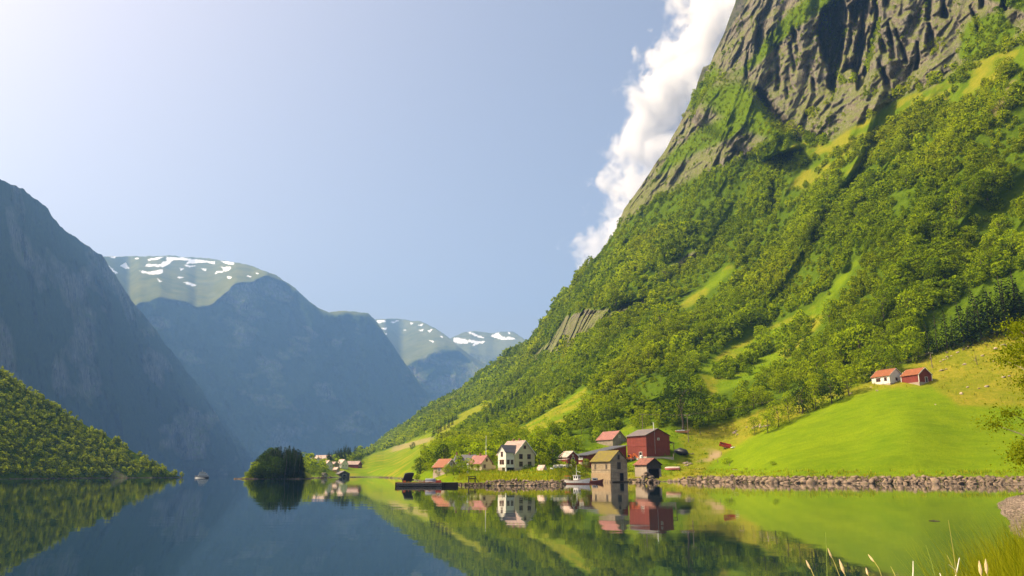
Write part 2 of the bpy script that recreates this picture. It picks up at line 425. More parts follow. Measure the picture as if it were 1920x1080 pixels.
far_hill("mountain_plateau", 120, 850, 1.5, 330,
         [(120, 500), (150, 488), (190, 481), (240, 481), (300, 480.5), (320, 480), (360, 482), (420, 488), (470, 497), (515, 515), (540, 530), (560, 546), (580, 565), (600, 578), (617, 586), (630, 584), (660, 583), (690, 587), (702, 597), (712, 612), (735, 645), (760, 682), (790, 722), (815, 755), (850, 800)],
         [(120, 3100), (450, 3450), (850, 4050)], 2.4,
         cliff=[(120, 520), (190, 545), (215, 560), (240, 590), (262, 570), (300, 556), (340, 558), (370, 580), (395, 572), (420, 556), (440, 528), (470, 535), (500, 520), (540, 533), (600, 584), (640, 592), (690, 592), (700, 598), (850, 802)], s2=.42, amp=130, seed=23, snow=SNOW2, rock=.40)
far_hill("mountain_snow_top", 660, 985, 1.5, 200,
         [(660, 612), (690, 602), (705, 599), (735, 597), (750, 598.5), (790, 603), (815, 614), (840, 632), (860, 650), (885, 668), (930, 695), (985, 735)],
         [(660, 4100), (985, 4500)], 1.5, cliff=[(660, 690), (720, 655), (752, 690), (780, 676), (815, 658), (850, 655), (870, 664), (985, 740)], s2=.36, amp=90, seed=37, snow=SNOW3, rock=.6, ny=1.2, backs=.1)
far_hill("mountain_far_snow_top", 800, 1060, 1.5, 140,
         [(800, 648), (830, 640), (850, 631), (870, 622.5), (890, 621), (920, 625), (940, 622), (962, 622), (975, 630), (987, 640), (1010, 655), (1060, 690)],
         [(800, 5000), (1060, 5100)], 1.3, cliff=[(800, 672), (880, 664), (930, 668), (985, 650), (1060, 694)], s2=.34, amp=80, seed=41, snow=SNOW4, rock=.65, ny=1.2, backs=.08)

# ---------------------------------------------------------------- the big slope on the right
WL = [(540, 896.3), (600, 896.3), (630, 895), (700, 894.6), (743, 896.6), (777, 900), (800, 904), (850, 909), (890, 910.5), (925, 911), (1054, 910), (1064, 904.5), (1100, 903.5), (1130, 903.5), (1180, 903.5), (1240, 903), (1270, 903), (1393, 904.5), (1440, 906), (1815, 907.5), (1900, 908), (1960, 908.5), (2150, 910)]
TOP = [(540, 884), (560, 874), (600, 869), (640, 859), (665, 852), (690, 846), (735, 806), (770, 786), (800, 767), (830, 746), (870, 722), (900, 700), (940, 672), (985, 643), (1010, 612), (1035, 575), (1050, 560), (1070, 537), (1090, 507), (1120, 480), (1150, 440), (1163, 412), (1170, 395), (1200, 350), (1225, 312), (1250, 276), (1270, 240), (1290, 200), (1312, 152), (1335, 112), (1365, 60), (1395, 12), (1420, -40), (1460, -110), (1520, -160), (2150, -175)]
CTRL = [(965, 885, 255), (1240, 860, 305), (1090, 868, 300), (1360, 838, 330), (1150, 838, 335), (1290, 805, 350), (1660, 722, 345), (1740, 715, 345), (1700, 640, 385), (1900, 610, 378), (2100, 600, 375), (1560, 745, 345), (1480, 780, 340),
        (1700, 800, 290), (1900, 800, 308), (1450, 840, 295), (1600, 850, 272), (1800, 850, 276), (1960, 850, 285), (1700, 500, 440), (1700, 400, 490), (1700, 300, 550), (1700, 200, 600), (1700, 80, 640), (1700, -150, 700),
        (1900, 400, 440), (1900, 200, 510), (1900, 80, 560), (1900, -150, 620), (2100, 400, 430), (2100, -150, 580),
        (1500, 700, 410), (1500, 550, 510), (1500, 400, 600), (1500, 250, 680), (1500, 100, 730), (1500, -150, 800),
        (1300, 740, 395), (1300, 600, 570), (1300, 450, 715), (1300, 350, 770), (1300, 190, 870), (1400, 20, 830),
        (1100, 800, 390), (1100, 700, 560), (1100, 600, 740), (1100, 510, 930), (1190, 390, 880), (1000, 830, 370), (1000, 760, 600), (1000, 640, 1180),
        (900, 850, 400), (900, 780, 820), (900, 705, 1420), (830, 870, 330), (800, 850, 560), (800, 800, 1000), (800, 770, 1500), (700, 880, 720), (700, 860, 850), (700, 842, 1600),
        (600, 880, 640), (600, 870, 760), (560, 885, 600), (640, 860, 860)]
def rw_of(x): return CAM_H / -tanel(x, poly_y(WL, x))
cx = np.array([c[0] for c in CTRL] + [p[0] for p in WL], float); cyy = np.array([c[1] for c in CTRL] + [p[1] for p in WL], float)
cr = np.log(np.array([c[2] for c in CTRL] + list(rw_of(np.array([p[0] for p in WL], float))), float))
S_ = 300.0
def phi(d2): return np.where(d2 > 0, .5 * d2 * np.log(np.maximum(d2, 1e-12)), 0)
d2 = ((cx[:, None] - cx[None]) ** 2 + (cyy[:, None] - cyy[None]) ** 2) / S_**2
nC = len(cx); A_ = np.zeros((nC + 3, nC + 3)); A_[:nC, :nC] = phi(d2) + np.eye(nC) * 2e-3
A_[:nC, nC] = 1; A_[:nC, nC + 1] = cx / S_; A_[:nC, nC + 2] = cyy / S_; A_[nC:, :nC] = A_[:nC, nC:].T
wts = np.linalg.solve(A_, np.concatenate([cr, np.zeros(3)]))
def tps(x, y):
    x = np.asarray(x, float); y = np.asarray(y, float); sh = np.broadcast(x, y).shape
    x = np.broadcast_to(x, sh).ravel(); y = np.broadcast_to(y, sh).ravel(); out = np.empty(x.shape)
    for a in range(0, len(x), 40000):
        q = ((x[a:a + 40000, None] - cx[None]) ** 2 + (y[a:a + 40000, None] - cyy[None]) ** 2) / S_**2
        out[a:a + 40000] = phi(q) @ wts[:nC] + wts[nC] + wts[nC + 1] * x[a:a + 40000] / S_ + wts[nC + 2] * y[a:a + 40000] / S_
    return out.reshape(sh)
def r_slope(x, y):
    """above the shore band: the smooth surface; in the band: an even rise from the waterline to it"""
    yw = poly_y(WL, x); top = yw - 24.0; lw = np.log(rw_of(x))
    lt = np.maximum(tps(x, np.minimum(y, top)), lw + .05); k = np.clip((yw - y) / 24.0, 0, 1)
    return np.exp(np.where(y > top, lw + (lt - lw) * k ** 1.15, lt))

CLIFF = [(1140, 445), (1165, 418), (1230, 374), (1275, 347), (1330, 320), (1395, 294), (1450, 264), (1500, 258), (1560, 262), (1600, 232), (1690, 184), (1760, 152), (1800, 124), (1860, 97), (1930, 78), (2160, 20), (2160, -300), (1300, -300), (1100, 300)]
VEG = [[(1395, 130), (1440, 70), (1490, 15), (1560, -40), (1640, -40), (1560, 14), (1500, 48), (1455, 88), (1400, 140), (1360, 140)],
       [(1330, 160), (1385, 150), (1420, 180), (1470, 240), (1500, 272), (1470, 284), (1410, 250), (1345, 220), (1315, 195)],
       [(1250, 290), (1300, 250), (1360, 215), (1400, 212), (1405, 235), (1330, 280), (1250, 318), (1225, 330)],
       [(1815, 40), (1880, 18), (1910, 60), (1850, 112), (1795, 112), (1800, 60)], [(1690, -15), (1800, -20), (1930, 30), (1930, 5), (1900, -60), (1690, -60)],
       [(1290, 205), (1320, 150), (1345, 120), (1350, 135), (1310, 200)]]
GR = dict(strip=[(1305, 690), (1330, 745), (1390, 722), (1480, 672), (1535, 605), (1562, 548), (1500, 588), (1420, 628)], thin=[(1550, 552), (1558, 560), (1615, 492), (1605, 486)],
          mid=[(950, 815), (1000, 790), (1085, 735), (1100, 727), (1112, 742), (1060, 792), (1010, 830)], upper=[(1272, 575), (1290, 578), (1378, 510), (1370, 500)],
          bright=[(1480, 268), (1520, 262), (1600, 235), (1700, 186), (1800, 128), (1870, 98), (1930, 84), (1930, 128), (1860, 150), (1790, 195), (1740, 200), (1690, 232), (1640, 250), (1590, 285), (1540, 300), (1490, 296)],
          bright2=[(1560, 292), (1640, 262), (1665, 268), (1600, 320), (1540, 345), (1470, 362), (1480, 330)],
          leftlow=[(590, 900), (640, 875), (690, 856), (760, 832), (822, 806), (815, 832), (785, 872), (760, 902)], lstrip=[(818, 808), (870, 775), (925, 745), (920, 755), (870, 790), (826, 822)], l2=[(925, 748), (965, 715), (1000, 692), (990, 705), (955, 735)],
          l3=[(790, 812), (815, 800), (818, 804), (795, 818)], h1=[(1405, 665), (1440, 650), (1440, 660), (1410, 675)], scree=[(1840, 235), (1880, 180), (1900, 150), (1915, 150), (1890, 200), (1850, 245)])
MEADOW = [(1290, 915), (1330, 872), (1365, 845), (1420, 812), (1500, 778), (1560, 748), (1640, 728), (1745, 722), (1800, 760), (1880, 762), (2160, 770), (2160, 915)]
ROUGH = [(1275, 915), (1262, 880), (1285, 850), (1272, 825), (1290, 806), (1330, 800), (1420, 775), (1500, 752), (1570, 735), (1635, 715), (1745, 668), (1800, 645), (1870, 622), (2160, 560), (2160, 915)]
SHORE = [(540, 920), (540, 893), (640, 880), (760, 880), (815, 880), (900, 878), (925, 872), (1010, 872), (1045, 862), (1115, 836), (1180, 800), (1260, 800), (1300, 790), (1330, 850), (1290, 920)]
ROCK2 = [(1028, 645), (1050, 612), (1070, 588), (1100, 580), (1150, 585), (1205, 565), (1212, 570), (1160, 605), (1110, 632), (1060, 650), (1010, 672), (990, 685), (1010, 655)]
ROCK3 = [(1238, 512), (1255, 495), (1300, 470), (1308, 490), (1262, 508)]
TRACK = [(1330, 838), (1350, 846), (1352, 856), (1330, 866), (1304, 868), (1308, 863), (1328, 858), (1330, 848), (1312, 841)]

XS = np.arange(540, 2152, 2.0); NR = 580
yt = poly_y(TOP, XS) + 2.2 * fbm(XS / 16, 0 * XS, 0, 4, 77) + np.where(XS > 1150, 3.5, 0) * fbm(XS / 30, 0 * XS, 5, 3, 78)
yb = poly_y(WL, XS)
tt = np.linspace(0, 1, NR)
YG = yb[:, None] + (yt - yb)[:, None] * (tt[None] ** 1.05)
XG = np.repeat(XS[:, None], NR, 1)
RG = np.maximum.accumulate(r_slope(XG, YG), axis=1); RG = np.exp(blur(np.log(RG), 5, 2))
P0 = pix(XG, YG, RG)
wx = XG + 9 * fbm(P0[..., 0] / 30, P0[..., 1] / 30, P0[..., 2] / 30, 3, 5); wy = YG + 7 * fbm(P0[..., 0] / 30, P0[..., 1] / 30, P0[..., 2] / 30, 3, 6)
def msk(poly, soft=1, warp=True): return blur(inpoly(wx if warp else XG, wy if warp else YG, poly), soft, 1)
m_cliff = msk(CLIFF, 2); m_veg = np.max([msk(p, 2) for p in VEG], 0)
m_rock2 = msk(ROCK2, 1); m_rock3 = msk(ROCK3, 1)
m_rock = np.clip(m_cliff * (1 - m_veg) + m_rock2 + m_rock3, 0, 1)
m_gr = {k: msk(v, 2) for k, v in GR.items()}
m_mead = blur(inpoly(XG + .35 * (wx - XG), YG + .35 * (wy - YG), MEADOW), 2, 2); m_rough = blur(inpoly(wx, wy, ROUGH), 3, 2); m_shore = blur(inpoly(wx, wy, SHORE), 3, 2); m_track = msk(TRACK, 1, False)
calm = np.clip(m_mead + m_rough + m_shore, 0, 1)
# shape: ribs and gullies running down the fall line, fissured rock, a few big hollows
cw = P0[..., 0] * (-.35) + P0[..., 1] * .94
lo = 30 * ridged(cw / 62 + .5 * fbm(P0[..., 0] / 120, P0[..., 1] / 120, 0, 2, 8), P0[..., 2] / 420, 0, 3, 9) + 5 * fbm(P0[..., 0] / 26, P0[..., 1] / 26, P0[..., 2] / 26, 3, 12)
gsoft = blur(np.max([m_gr[k] for k in ('strip', 'mid', 'leftlow', 'lstrip', 'upper', 'thin')], 0), 6, 2)
D = -lo * (1 - np.clip(calm + 1.1 * gsoft, 0, 1)) * np.clip((RG - 330) / 120, 0, 1)
D += -.35 * fbm(P0[..., 0] / 18, P0[..., 1] / 18, 0, 3, 15) * calm * (YG < yb[:, None] - 8)
al = cw + 6 * fbm(P0[..., 0] / 35, P0[..., 1] / 35, P0[..., 2] / 35, 3, 19)
q1, q2, q3 = P0[..., 0], P0[..., 1], P0[..., 2]
wv = fbm(q1 / 45, q2 / 45, q3 / 45, 3, 4)
slab = np.clip(.55 + 1.1 * fbm(q1 / 70, q2 / 70, q3 / 70, 2, 44), .15, 1.2)
rk = 17 * ridged(al / 62 + .9 * wv, q3 / 120 + .5 * wv, q2 / 300, 3, 21) + slab * (11 * ridged(al / 21 + .7 * wv, q3 / 34 + .8 * wv, q2 / 60, 5, 22) + 9 * fbm(q1 / 13, q2 / 13, q3 / 10, 5, 23, .6)) + 5 * np.round(2 * fbm(al / 30, q3 / 24 + .4 * al / 60, 0, 3, 25)) / 2
D += -(rk - 11) * np.clip(m_cliff * (1 - .6 * m_veg) + .8 * m_rock3, 0, 1) * .9
D += -10 * ridged(al / 9, P0[..., 2] / 60, 0, 5, 24) * m_rock2
def dent(poly, depth, soft, it=1): return depth * blur(inpoly(XG + .6 * (wx - XG), YG + .6 * (wy - YG), poly), soft, it)
jag = .55 + .75 * np.clip(ridged(al / 9, P0[..., 2] / 70, 0, 4, 27) + .35, 0, 1); wx, wy = XG + 2.2 * (wx - XG), YG + 2.0 * (wy - YG)
D += (dent([(1528, 60), (1545, 20), (1572, -10), (1590, 20), (1580, 90), (1566, 178), (1552, 150), (1538, 110)], 58, 1) + dent([(1592, 10), (1640, -15), (1650, 60), (1632, 118), (1610, 172), (1598, 130), (1604, 70)], 50, 1) + dent([(1575, 60), (1600, 40), (1600, 130), (1580, 140)], 34, 1) + dent([(1560, -10), (1575, -130), (1640, -130), (1645, -5)], 36, 2)) * jag
wx, wy = XG + (wx - XG) / 2.2, YG + (wy - YG) / 2.0
rsl = np.random.default_rng(88)
for _ in range(30):
    x0 = rsl.uniform(1390, 1900); y0 = np.interp(x0, [1390, 1500, 1700, 1900], [270, 235, 160, 70]) - rsl.uniform(5, 170); hl = rsl.uniform(25, 85); wl_ = rsl.uniform(2.5, 7); sk = rsl.uniform(-.05, .35)
    D += dent([(x0 - wl_, y0), (x0 - hl * sk * .5 - wl_ * .6, y0 - hl * .5), (x0 - hl * sk, y0 - hl), (x0 - hl * sk * .5 + wl_, y0 - hl * .45), (x0 + wl_ * .7, y0)], rsl.uniform(9, 24), 1)
D += dent([(1660, 170), (1650, 128), (1662, 125), (1672, 165)], 18, 1) + dent([(1735, 95), (1742, 40), (1752, 55), (1760, 95)], 20, 1) + dent([(1440, 55), (1455, 50), (1460, 95), (1446, 90)], 16, 1)
D -= dent([(1335, 152), (1388, 146), (1412, 172), (1452, 236), (1502, 276), (1430, 300), (1340, 250), (1300, 215)], 42, 2)
D += dent([(1412, 165), (1425, 168), (1480, 235), (1505, 272), (1470, 250), (1440, 215)], 30, 1)
D += dent([(1640, 392), (1690, 372), (1735, 362), (1735, 372), (1690, 386), (1645, 402)], 7, 3) + dent([(1535, 545), (1560, 515), (1600, 500), (1600, 510), (1565, 540)], 9, 3) + dent([(1578, 415), (1602, 402), (1604, 410), (1580, 424)], 8, 2)
D += dent([(1150, 596), (1215, 566), (1218, 576), (1150, 612)], 26, 1) + dent([(1445, 330), (1465, 350), (1455, 420), (1440, 410)], 12, 2) - dent([(1060, 560), (1200, 520), (1210, 562), (1110, 584), (1060, 590)], 18, 2)
RGF = RG + D * np.clip((yb[:, None] - YG) / 25, 0, 1)
TG = tanel(XG, YG); zlow = .10 * (yb[:, None] - YG) ** .9
RGF = np.where(TG < -1e-5, np.minimum(RGF, (CAM_H - zlow) / np.maximum(-TG, 1e-5)), RGF)
def on_slope(x, y):
    """a point of the finished slope in the direction (x, y)"""
    fi = np.clip((x - XS[0]) / 2.0, 0, len(XS) - 1.001); i = int(fi); a = fi - i; rs = []
    for k in (i, i + 1):
        t_ = np.clip((yb[k] - y) / (yb[k] - yt[k]), 0, 1) ** (1 / 1.05) * (NR - 1); j = min(int(t_), NR - 2); rs.append(RGF[k, j] + (t_ - j) * (RGF[k, j + 1] - RGF[k, j]))
    return pix(x, y, rs[0] + a * (rs[1] - rs[0]))
cov = np.zeros(XG.shape + (3,)); ext = np.zeros_like(cov)
nz = fbm(P0[..., 0] / 14, P0[..., 1] / 14, P0[..., 2] / 14, 4, 31)
cov[..., 0] = np.clip(m_rock * 1.15 + np.clip((nz - .38) * 4, 0, 1) * .5 * (1 - calm) * 0, 0, 1)
gsum = np.clip(sum(m_gr[k] for k in ('strip', 'thin', 'mid', 'upper', 'bright', 'bright2', 'leftlow', 'lstrip', 'l2', 'l3', 'h1')), 0, 1)
cov[..., 1] = np.clip(gsum * .8 - (m_gr['bright'] + m_gr['bright2'] + m_gr['h1']) * .35 + m_rough * .45 + m_mead + m_shore * .75 + m_veg * .30, 0, 1)
shore_dry = np.clip(1 - np.abs((yb[:, None] - YG) - 10) / 9, 0, 1) * (XG > 850)
cov[..., 2] = np.clip(m_rough * (1 - m_mead) * (.55 + .9 * np.clip(nz + .25, 0, 1)) + gsum * np.clip(nz * 1.8 + .18, 0, .75) + shore_dry * (.3 + .9 * np.clip(nz + .2, 0, 1)) + m_shore * np.clip(nz * 1.2, 0, .5), 0, .95)
cov[..., 2] = np.maximum(cov[..., 2], m_gr['lstrip'] * .6)
ext[..., 0] = np.clip(m_track * (.75 + nz) + m_gr['scree'] * np.clip(.4 + nz * 2, 0, 1), 0, 1)
plo = blur(inpoly(XG, YG, [(735, 838), (812, 818), (806, 828), (735, 848)]), 2); ext[..., 0] = np.maximum(ext[..., 0], plo * .6)
cov[..., 0] = np.maximum(cov[..., 0], np.clip(1.3 - (yb[:, None] - YG) / 2.2, 0, 1))
slope_obj, PS = surface("mountain_slope", XS, YG, RGF, M_SLOPE, cov, ext, back=.3, drop=.9)
# misty buttress behind the ridge
far_hill("mountain_buttress", 1060, 1560, 2, 200, [(1060, 590), (1100, 520), (1120, 488), (1150, 440), (1182, 386), (1196, 372), (1208, 350), (1225, 322), (1262, 262), (1285, 222), (1292, 205), (1308, 155), (1318, 128), (1332, 118), (1346, 88), (1366, 40), (1378, 8), (1390, -40), (1420, -110), (1560, -200)],
         [(1060, 580), (1300, 580), (1560, 580)], 2.4, amp=7, seed=55, rock=1.3, ny=4, backs=.2)
# left wooded hill
XH = np.arange(-260, 342, 3.0); NH = 90
yth = poly_y([(-260, 520), (0, 690), (60, 735), (110, 765), (160, 795), (200, 815), (250, 845), (300, 872), (330, 889), (341, 893)], XH) + 2
r0h = np.interp(XH, [-260, 0, 200, 341], [420, 500, 590, 640]); ybh = y_for(XH, -CAM_H / r0h)
YH = ybh[:, None] + np.minimum(yth - ybh, -.6)[:, None] * np.linspace(0, 1, NH)[None]; XHg = np.repeat(XH[:, None], NH, 1)
RH = slope_r(XHg, YH, r0h[:, None], [(9., .56)]); PH0 = pix(XHg, YH, RH)
RH = RH - (7 * ridged(PH0[..., 0] / 55, PH0[..., 1] / 55, PH0[..., 2] / 90, 3, 61)) * np.linspace(0, 1, NH)[None] ** .6
covh = np.zeros(XHg.shape + (3,)); covh[..., 0] = inpoly(XHg, YH, [(205, 897), (212, 876), (240, 893), (240, 898)]) | (YH > ybh[:, None] - 1.2)
_, PHs = surface("hill_left", XH, YH, RH, M_SLOPE, covh, None, back=.3)
# wooded point in the middle of the fjord
XI = np.arange(440, 585, 2.0); NI = 30
r0i = np.interp(XI, [440, 470, 560, 585], [455, 450, 440, 470]); ybi = y_for(XI, -CAM_H / r0i)
yti = np.minimum(poly_y([(440, 897), (452, 896), (465, 892), (480, 886), (510, 878), (540, 876), (565, 882), (585, 890)], XI), ybi - .5)
YI = ybi[:, None] + (yti - ybi)[:, None] * np.linspace(0, 1, NI)[None]; XIg = np.repeat(XI[:, None], NI, 1)
RI = slope_r(XIg, YI, r0i[:, None], [(9., .22)])
covi = np.zeros(XIg.shape + (3,)); covi[..., 0] = (YI > ybi[:, None] - 1.8); covi[..., 1] = .5 * (covi[..., 0] == 0); covi[..., 2] = .5 * (covi[..., 0] == 0)
_, PIs = surface("headland", XI, YI, RI, M_SLOPE, covi, None, back=.08)

# ---------------------------------------------------------------- water
t = NT("fjord water"); P = t.geo()
h = t.math('ADD', t.math('MULTIPLY', t.noise(.42, 3, .5, t.mapping(P, (.32, 1.15, 1), (0, 0, .06))), .0034), t.math('MULTIPLY', t.noise(2.6, 2, .5, P), .0011))
h = t.math('ADD', h, t.math('MULTIPLY', t.noise(.17, 2, .5, t.mapping(P, (.28, 1.2, 1), (0, 0, .05))), .0135))
patch = t.ramp(t.noise(.018, 3, .6, t.mapping(P, (.5, 1.3, 1))), (.35, .35), (.7, 1.0))
h = t.math('MULTIPLY', h, patch)
b = t.bsdf((.004, .016, .022), .02, t.bump(h, 1.0), .5); b.inputs["IOR"].default_value = 1.333
M_WATER = t.m
me = mesh_np("water", np.array([(-5200, -300, 0), (4200, -300, 0), (4200, 9200, 0), (-5200, 9200, 0)], float), np.array([[0, 1, 2, 3]]), mat=M_WATER)
tag(link("water", me), kind='structure')
# ================================================================ trees
M_BARK = simple("bark", (.11, .085, .06), .95, .4, 6.0)
M_BARKL = simple("pale bark", (.30, .25, .19), .95, .35, 6.0)
LD, LL, LY = (.046, .100, .003), (.290, .385, .003), (.430, .420, .004)
M_LEAF = leafmat("broadleaf leaves", LD, LL, LY)
M_WOOD = leafmat("woodland leaves", LD, LL, LY, 'attr')
M_LEAFD = leafmat("dark leaves", (.022, .046, .006), (.050, .088, .009), (.07, .10, .01), transl=.25)
M_NEEDLE = leafmat("spruce needles", (.009, .022, .006), (.030, .054, .010), (.045, .068, .010), transl=.12)
M_NEAR = leafmat("birch leaves", (.085, .125, .006), (.19, .24, .010), (.25, .25, .012), transl=.45)
def leaves(c, nrm, size, quad, rg, jit=.55):
    """leaf clumps as small faces lying roughly along the crown's surface"""
    n = len(c)
    nn = nrm + rg.normal(0, jit, (n, 3)); nn /= np.linalg.norm(nn, axis=1, keepdims=True)
    a = np.cross(nn, rg.normal(0, 1, (n, 3))); a /= np.linalg.norm(a, axis=1, keepdims=True); b = np.cross(nn, a)
    s = size[:, None] if hasattr(size, '__len__') else size
    if quad:
        e = rg.uniform(.6, 1.1, (n, 1)); f = rg.uniform(.35, .75, (n, 1))
        return np.stack([c - a * s * e, c - b * s * f + nn * s * .12, c + a * s * e, c + b * s * f - nn * s * .1], 1)
    e = rg.uniform(.7, 1.2, (n, 1))
    return np.stack([c - a * s * e - b * s * .5, c + a * s * e - b * s * .55, c + b * s * 1.0], 1)
def broad_crown(n, rg, h=1.0, rad=.42, base=.18, quad=True, k=11, leaf=None, droop=0.0):
    """unit-height crown of k lobes; returns (n, 3 or 4, 3)"""
    ang = rg.uniform(0, 6.283, k); zz = rg.uniform(base + .12, .86, k); zz[0] = .84
    env = rad * np.sqrt(np.clip(1 - ((zz - .52) / .50) ** 2, .05, 1)) * .62
    rr = env * rg.uniform(.5, 1.1, k); rr[0] *= .3
    ctr = np.stack([np.cos(ang) * rr, np.sin(ang) * rr, zz], 1); lr = rad * rg.uniform(.34, .60, k)
    ctr = np.concatenate([ctr, [[0, 0, .5]]]); lr = np.append(lr, rad * .62)
    pr = lr ** 2 / (lr ** 2).sum(); which = rg.choice(k + 1, int(n * 2.2), p=pr)
    d = rg.normal(0, 1, (len(which), 3)); d[:, 2] += .25; d /= np.linalg.norm(d, axis=1, keepdims=True)
    p = ctr[which] + d * (lr[which, None] * (rg.uniform(.72, 1.06, (len(which), 1)))) * np.array([1, 1, .85])
    q = np.linalg.norm((p[:, None] - ctr[None]) / np.array([1, 1, .85]), axis=2) / lr[None]; q[np.arange(len(which)), which] = 9
    keep = (q.min(1) > .72) & (p[:, 2] > base * .8); p, d = p[keep][:n], d[keep][:n]
    if leaf is None: leaf = 1.9 * rad / math.sqrt(n) * 1.25
    L = leaves(p, d, leaf * rg.uniform(.7, 1.35, len(p)), quad, rg)
    return L * h
def spruce_crown(n, rg, h=1.0, rad=.17, base=.04, quad=True, tiers=13):
    z = base + (1 - base) * (1 - np.sqrt(rg.uniform(0, 1, n))) ; z = np.clip(z, base, .995)
    fr = (z - base) / (1 - base); tf = (fr * tiers) % 1.0
    env = rad * (1 - fr) ** .85 * (1.05 - .45 * tf) + .006
    ang = rg.uniform(0, 6.283, n); lobes = 1 + .22 * np.sin(ang * 5 + np.floor(fr * tiers) * 2.4)
    r = env * lobes * rg.uniform(.35, 1.05, n) ** .6
    p = np.stack([np.cos(ang) * r, np.sin(ang) * r, z - r * .35], 1)
    d = np.stack([np.cos(ang) * .6, np.sin(ang) * .6, 0 * ang + .8], 1)
    L = leaves(p, d, rad * 1.35 / math.sqrt(n) * rg.uniform(.8, 1.7, n) * 2.0, quad, rg, .35)
    return L * h
def soup(name, L, mat, tint=None):
    n, k, _ = L.shape
    me = mesh_np(name, L.reshape(-1, 3), np.arange(n * k).reshape(n, k), False, mat)
    if tint is not None:
        a = me.attributes.new("tint", 'FLOAT', 'FACE')
        if len(me.polygons) == n: a.data.foreach_set("value", tint.astype(np.float32))
    return me
def trunk_mesh(name, h, rg, mat, rad=.035, top=.8, limbs=6, crown=.35):
    m = MB(); pts = [(rg.uniform(-.01, .01) * h * i, rg.uniform(-.01, .01) * h * i, z * h) for i, z in enumerate((-.06, 0, .25, .5, top))]
    m.tube(pts, [rad * h * q for q in (1.25, 1.0, .75, .5, .15)], 7)
    for _ in range(limbs):
        z = rg.uniform(.22, .65); a = rg.uniform(0, 6.283); l = rg.uniform(.6, 1.0) * crown
        m.tube([(0, 0, z * h), (math.cos(a) * l * .5 * h, math.sin(a) * l * .5 * h, (z + .12) * h), (math.cos(a) * l * h, math.sin(a) * l * h, (z + .3 * rg.uniform(.5, 1)) * h)], [rad * .45 * h, rad * .28 * h, rad * .08 * h], 5)
    me = bpy.data.meshes.new(name); me.from_pydata(m.v, [], m.f); me.materials.append(mat); return me
BR, SPR = [], []
for i in range(9):
    rg = np.random.default_rng(100 + i)
    rad = [.40, .46, .36, .5, .42, .33, .45, .38, .48][i]
    BR.append((soup("crown", broad_crown(1300, rg, 1, rad, .03, True, 11 + i % 4), M_LEAF), trunk_mesh("trunk", 1, rg, M_BARK, .022)))
for i in range(6):
    rg = np.random.default_rng(200 + i)
    SPR.append((soup("crown", spruce_crown(1300, rg, 1, [.16, .19, .15, .21, .17, .24][i], .03, True, 11 + i), M_NEEDLE), trunk_mesh("trunk", 1, rg, M_BARK, .016, .96, 0)))
BRD = [(soup("crown", broad_crown(1500, np.random.default_rng(300 + i), 1, .44, .04, True, 13), M_LEAFD), trunk_mesh("trunk", 1, np.random.default_rng(320 + i), M_BARK, .025)) for i in range(4)]
TREE_LABELS = {}
def tree(name, label, proto, p, h, rz, group=None, wide=1.0, cat="tree"):
    o = thing(name, label, cat, p, rz, group); o.scale = (h * wide, h * wide, h)
    c = link("crown", proto[0], o); k = link("trunk", proto[1], o); return o
def tree_px(name, label, proto, x, y, hpx, r=None, group=None, wide=1.0, cat="tree", sink=.11):
    p = on_slope(x, y) if r is None else pix(x, y, r); r = math.hypot(p[0], p[1]); h = hpx * mpp(x, r) / (1 - sink); p = p - np.array([0, 0, sink * h])
    return tree(name, label, proto, p, h, random.uniform(0, 6.28), group, wide, cat)

# ---------------------------------------------------------------- scattering the wood over the slope
def scatter(P, w, n, rg):
    """n points on the grid of surface points P, weighted by true area times w"""
    a = P[1:, :-1] - P[:-1, :-1]; b = P[:-1, 1:] - P[:-1, :-1]
    ar = np.linalg.norm(np.cross(a, b), axis=-1); q = (ar * w[:-1, :-1]).ravel(); tot = q.sum()
    if n is None: n = int(tot)
    c = np.searchsorted(np.cumsum(q) / tot, rg.uniform(0, 1, n)); i, j = np.unravel_index(np.clip(c, 0, q.size - 1), ar.shape)
    u, v = rg.uniform(0, 1, (2, n, 1))
    return P[i, j] + u * a[i, j] + v * b[i, j], i, j
noforest = np.clip(np.max([m_gr[k] for k in m_gr], 0) * 1.2 + m_rough + m_mead, 0, 1)
noforest = np.maximum(noforest, m_shore); ng = np.clip(np.max([blur(m_gr[k] > .4, 3, 1) for k in ('strip', 'mid', 'upper', 'lstrip', 'leftlow', 'thin')], 0) * 4, 0, 1); noforest = np.maximum(noforest, np.maximum(ng, np.maximum(np.roll(ng, -6, 1), np.roll(ng, -11, 1))))
steep = np.clip(m_cliff, 0, 1)
nzf = fbm(P0[..., 0] / 40, P0[..., 1] / 40, P0[..., 2] / 40, 3, 91)
grove = np.clip(.95 + 1.2 * nzf, .25, 1.3)
dens = (1 - noforest) * (1 - steep) * (1 - m_rock2) * (1 - m_rock3) * grove
dens += steep * (m_veg * .9 + (1 - m_veg) * np.clip((nz - .06) * 2.4, 0, .6)) * .9
dens += (m_gr['strip'] + m_gr['mid'] + m_gr['bright'] + m_gr['bright2']) * np.clip((nzf - .22) * 2, 0, .5)
dens += inpoly(XG, YG, [(1335, 700), (1390, 672), (1445, 650), (1448, 662), (1400, 690), (1380, 705), (1345, 712)]) * 1.0
dens *= 1 - inpoly(XG, YG, [(1738, 590), (1800, 560), (1850, 530), (1960, 500), (1960, 640), (1740, 690)])
dens *= (YG > -190) & (yb[:, None] - YG > 3)
Rm = RGF
spacing = np.where(Rm < 450, 14.5, np.where(Rm < 700, 15.5, np.where(Rm < 1100, 22.0, 42.0)))
TP, ti, tj = scatter(PS, dens / spacing, None, rng)
rr_ = np.hypot(TP[:, 0], TP[:, 1]); NT_ = len(TP)
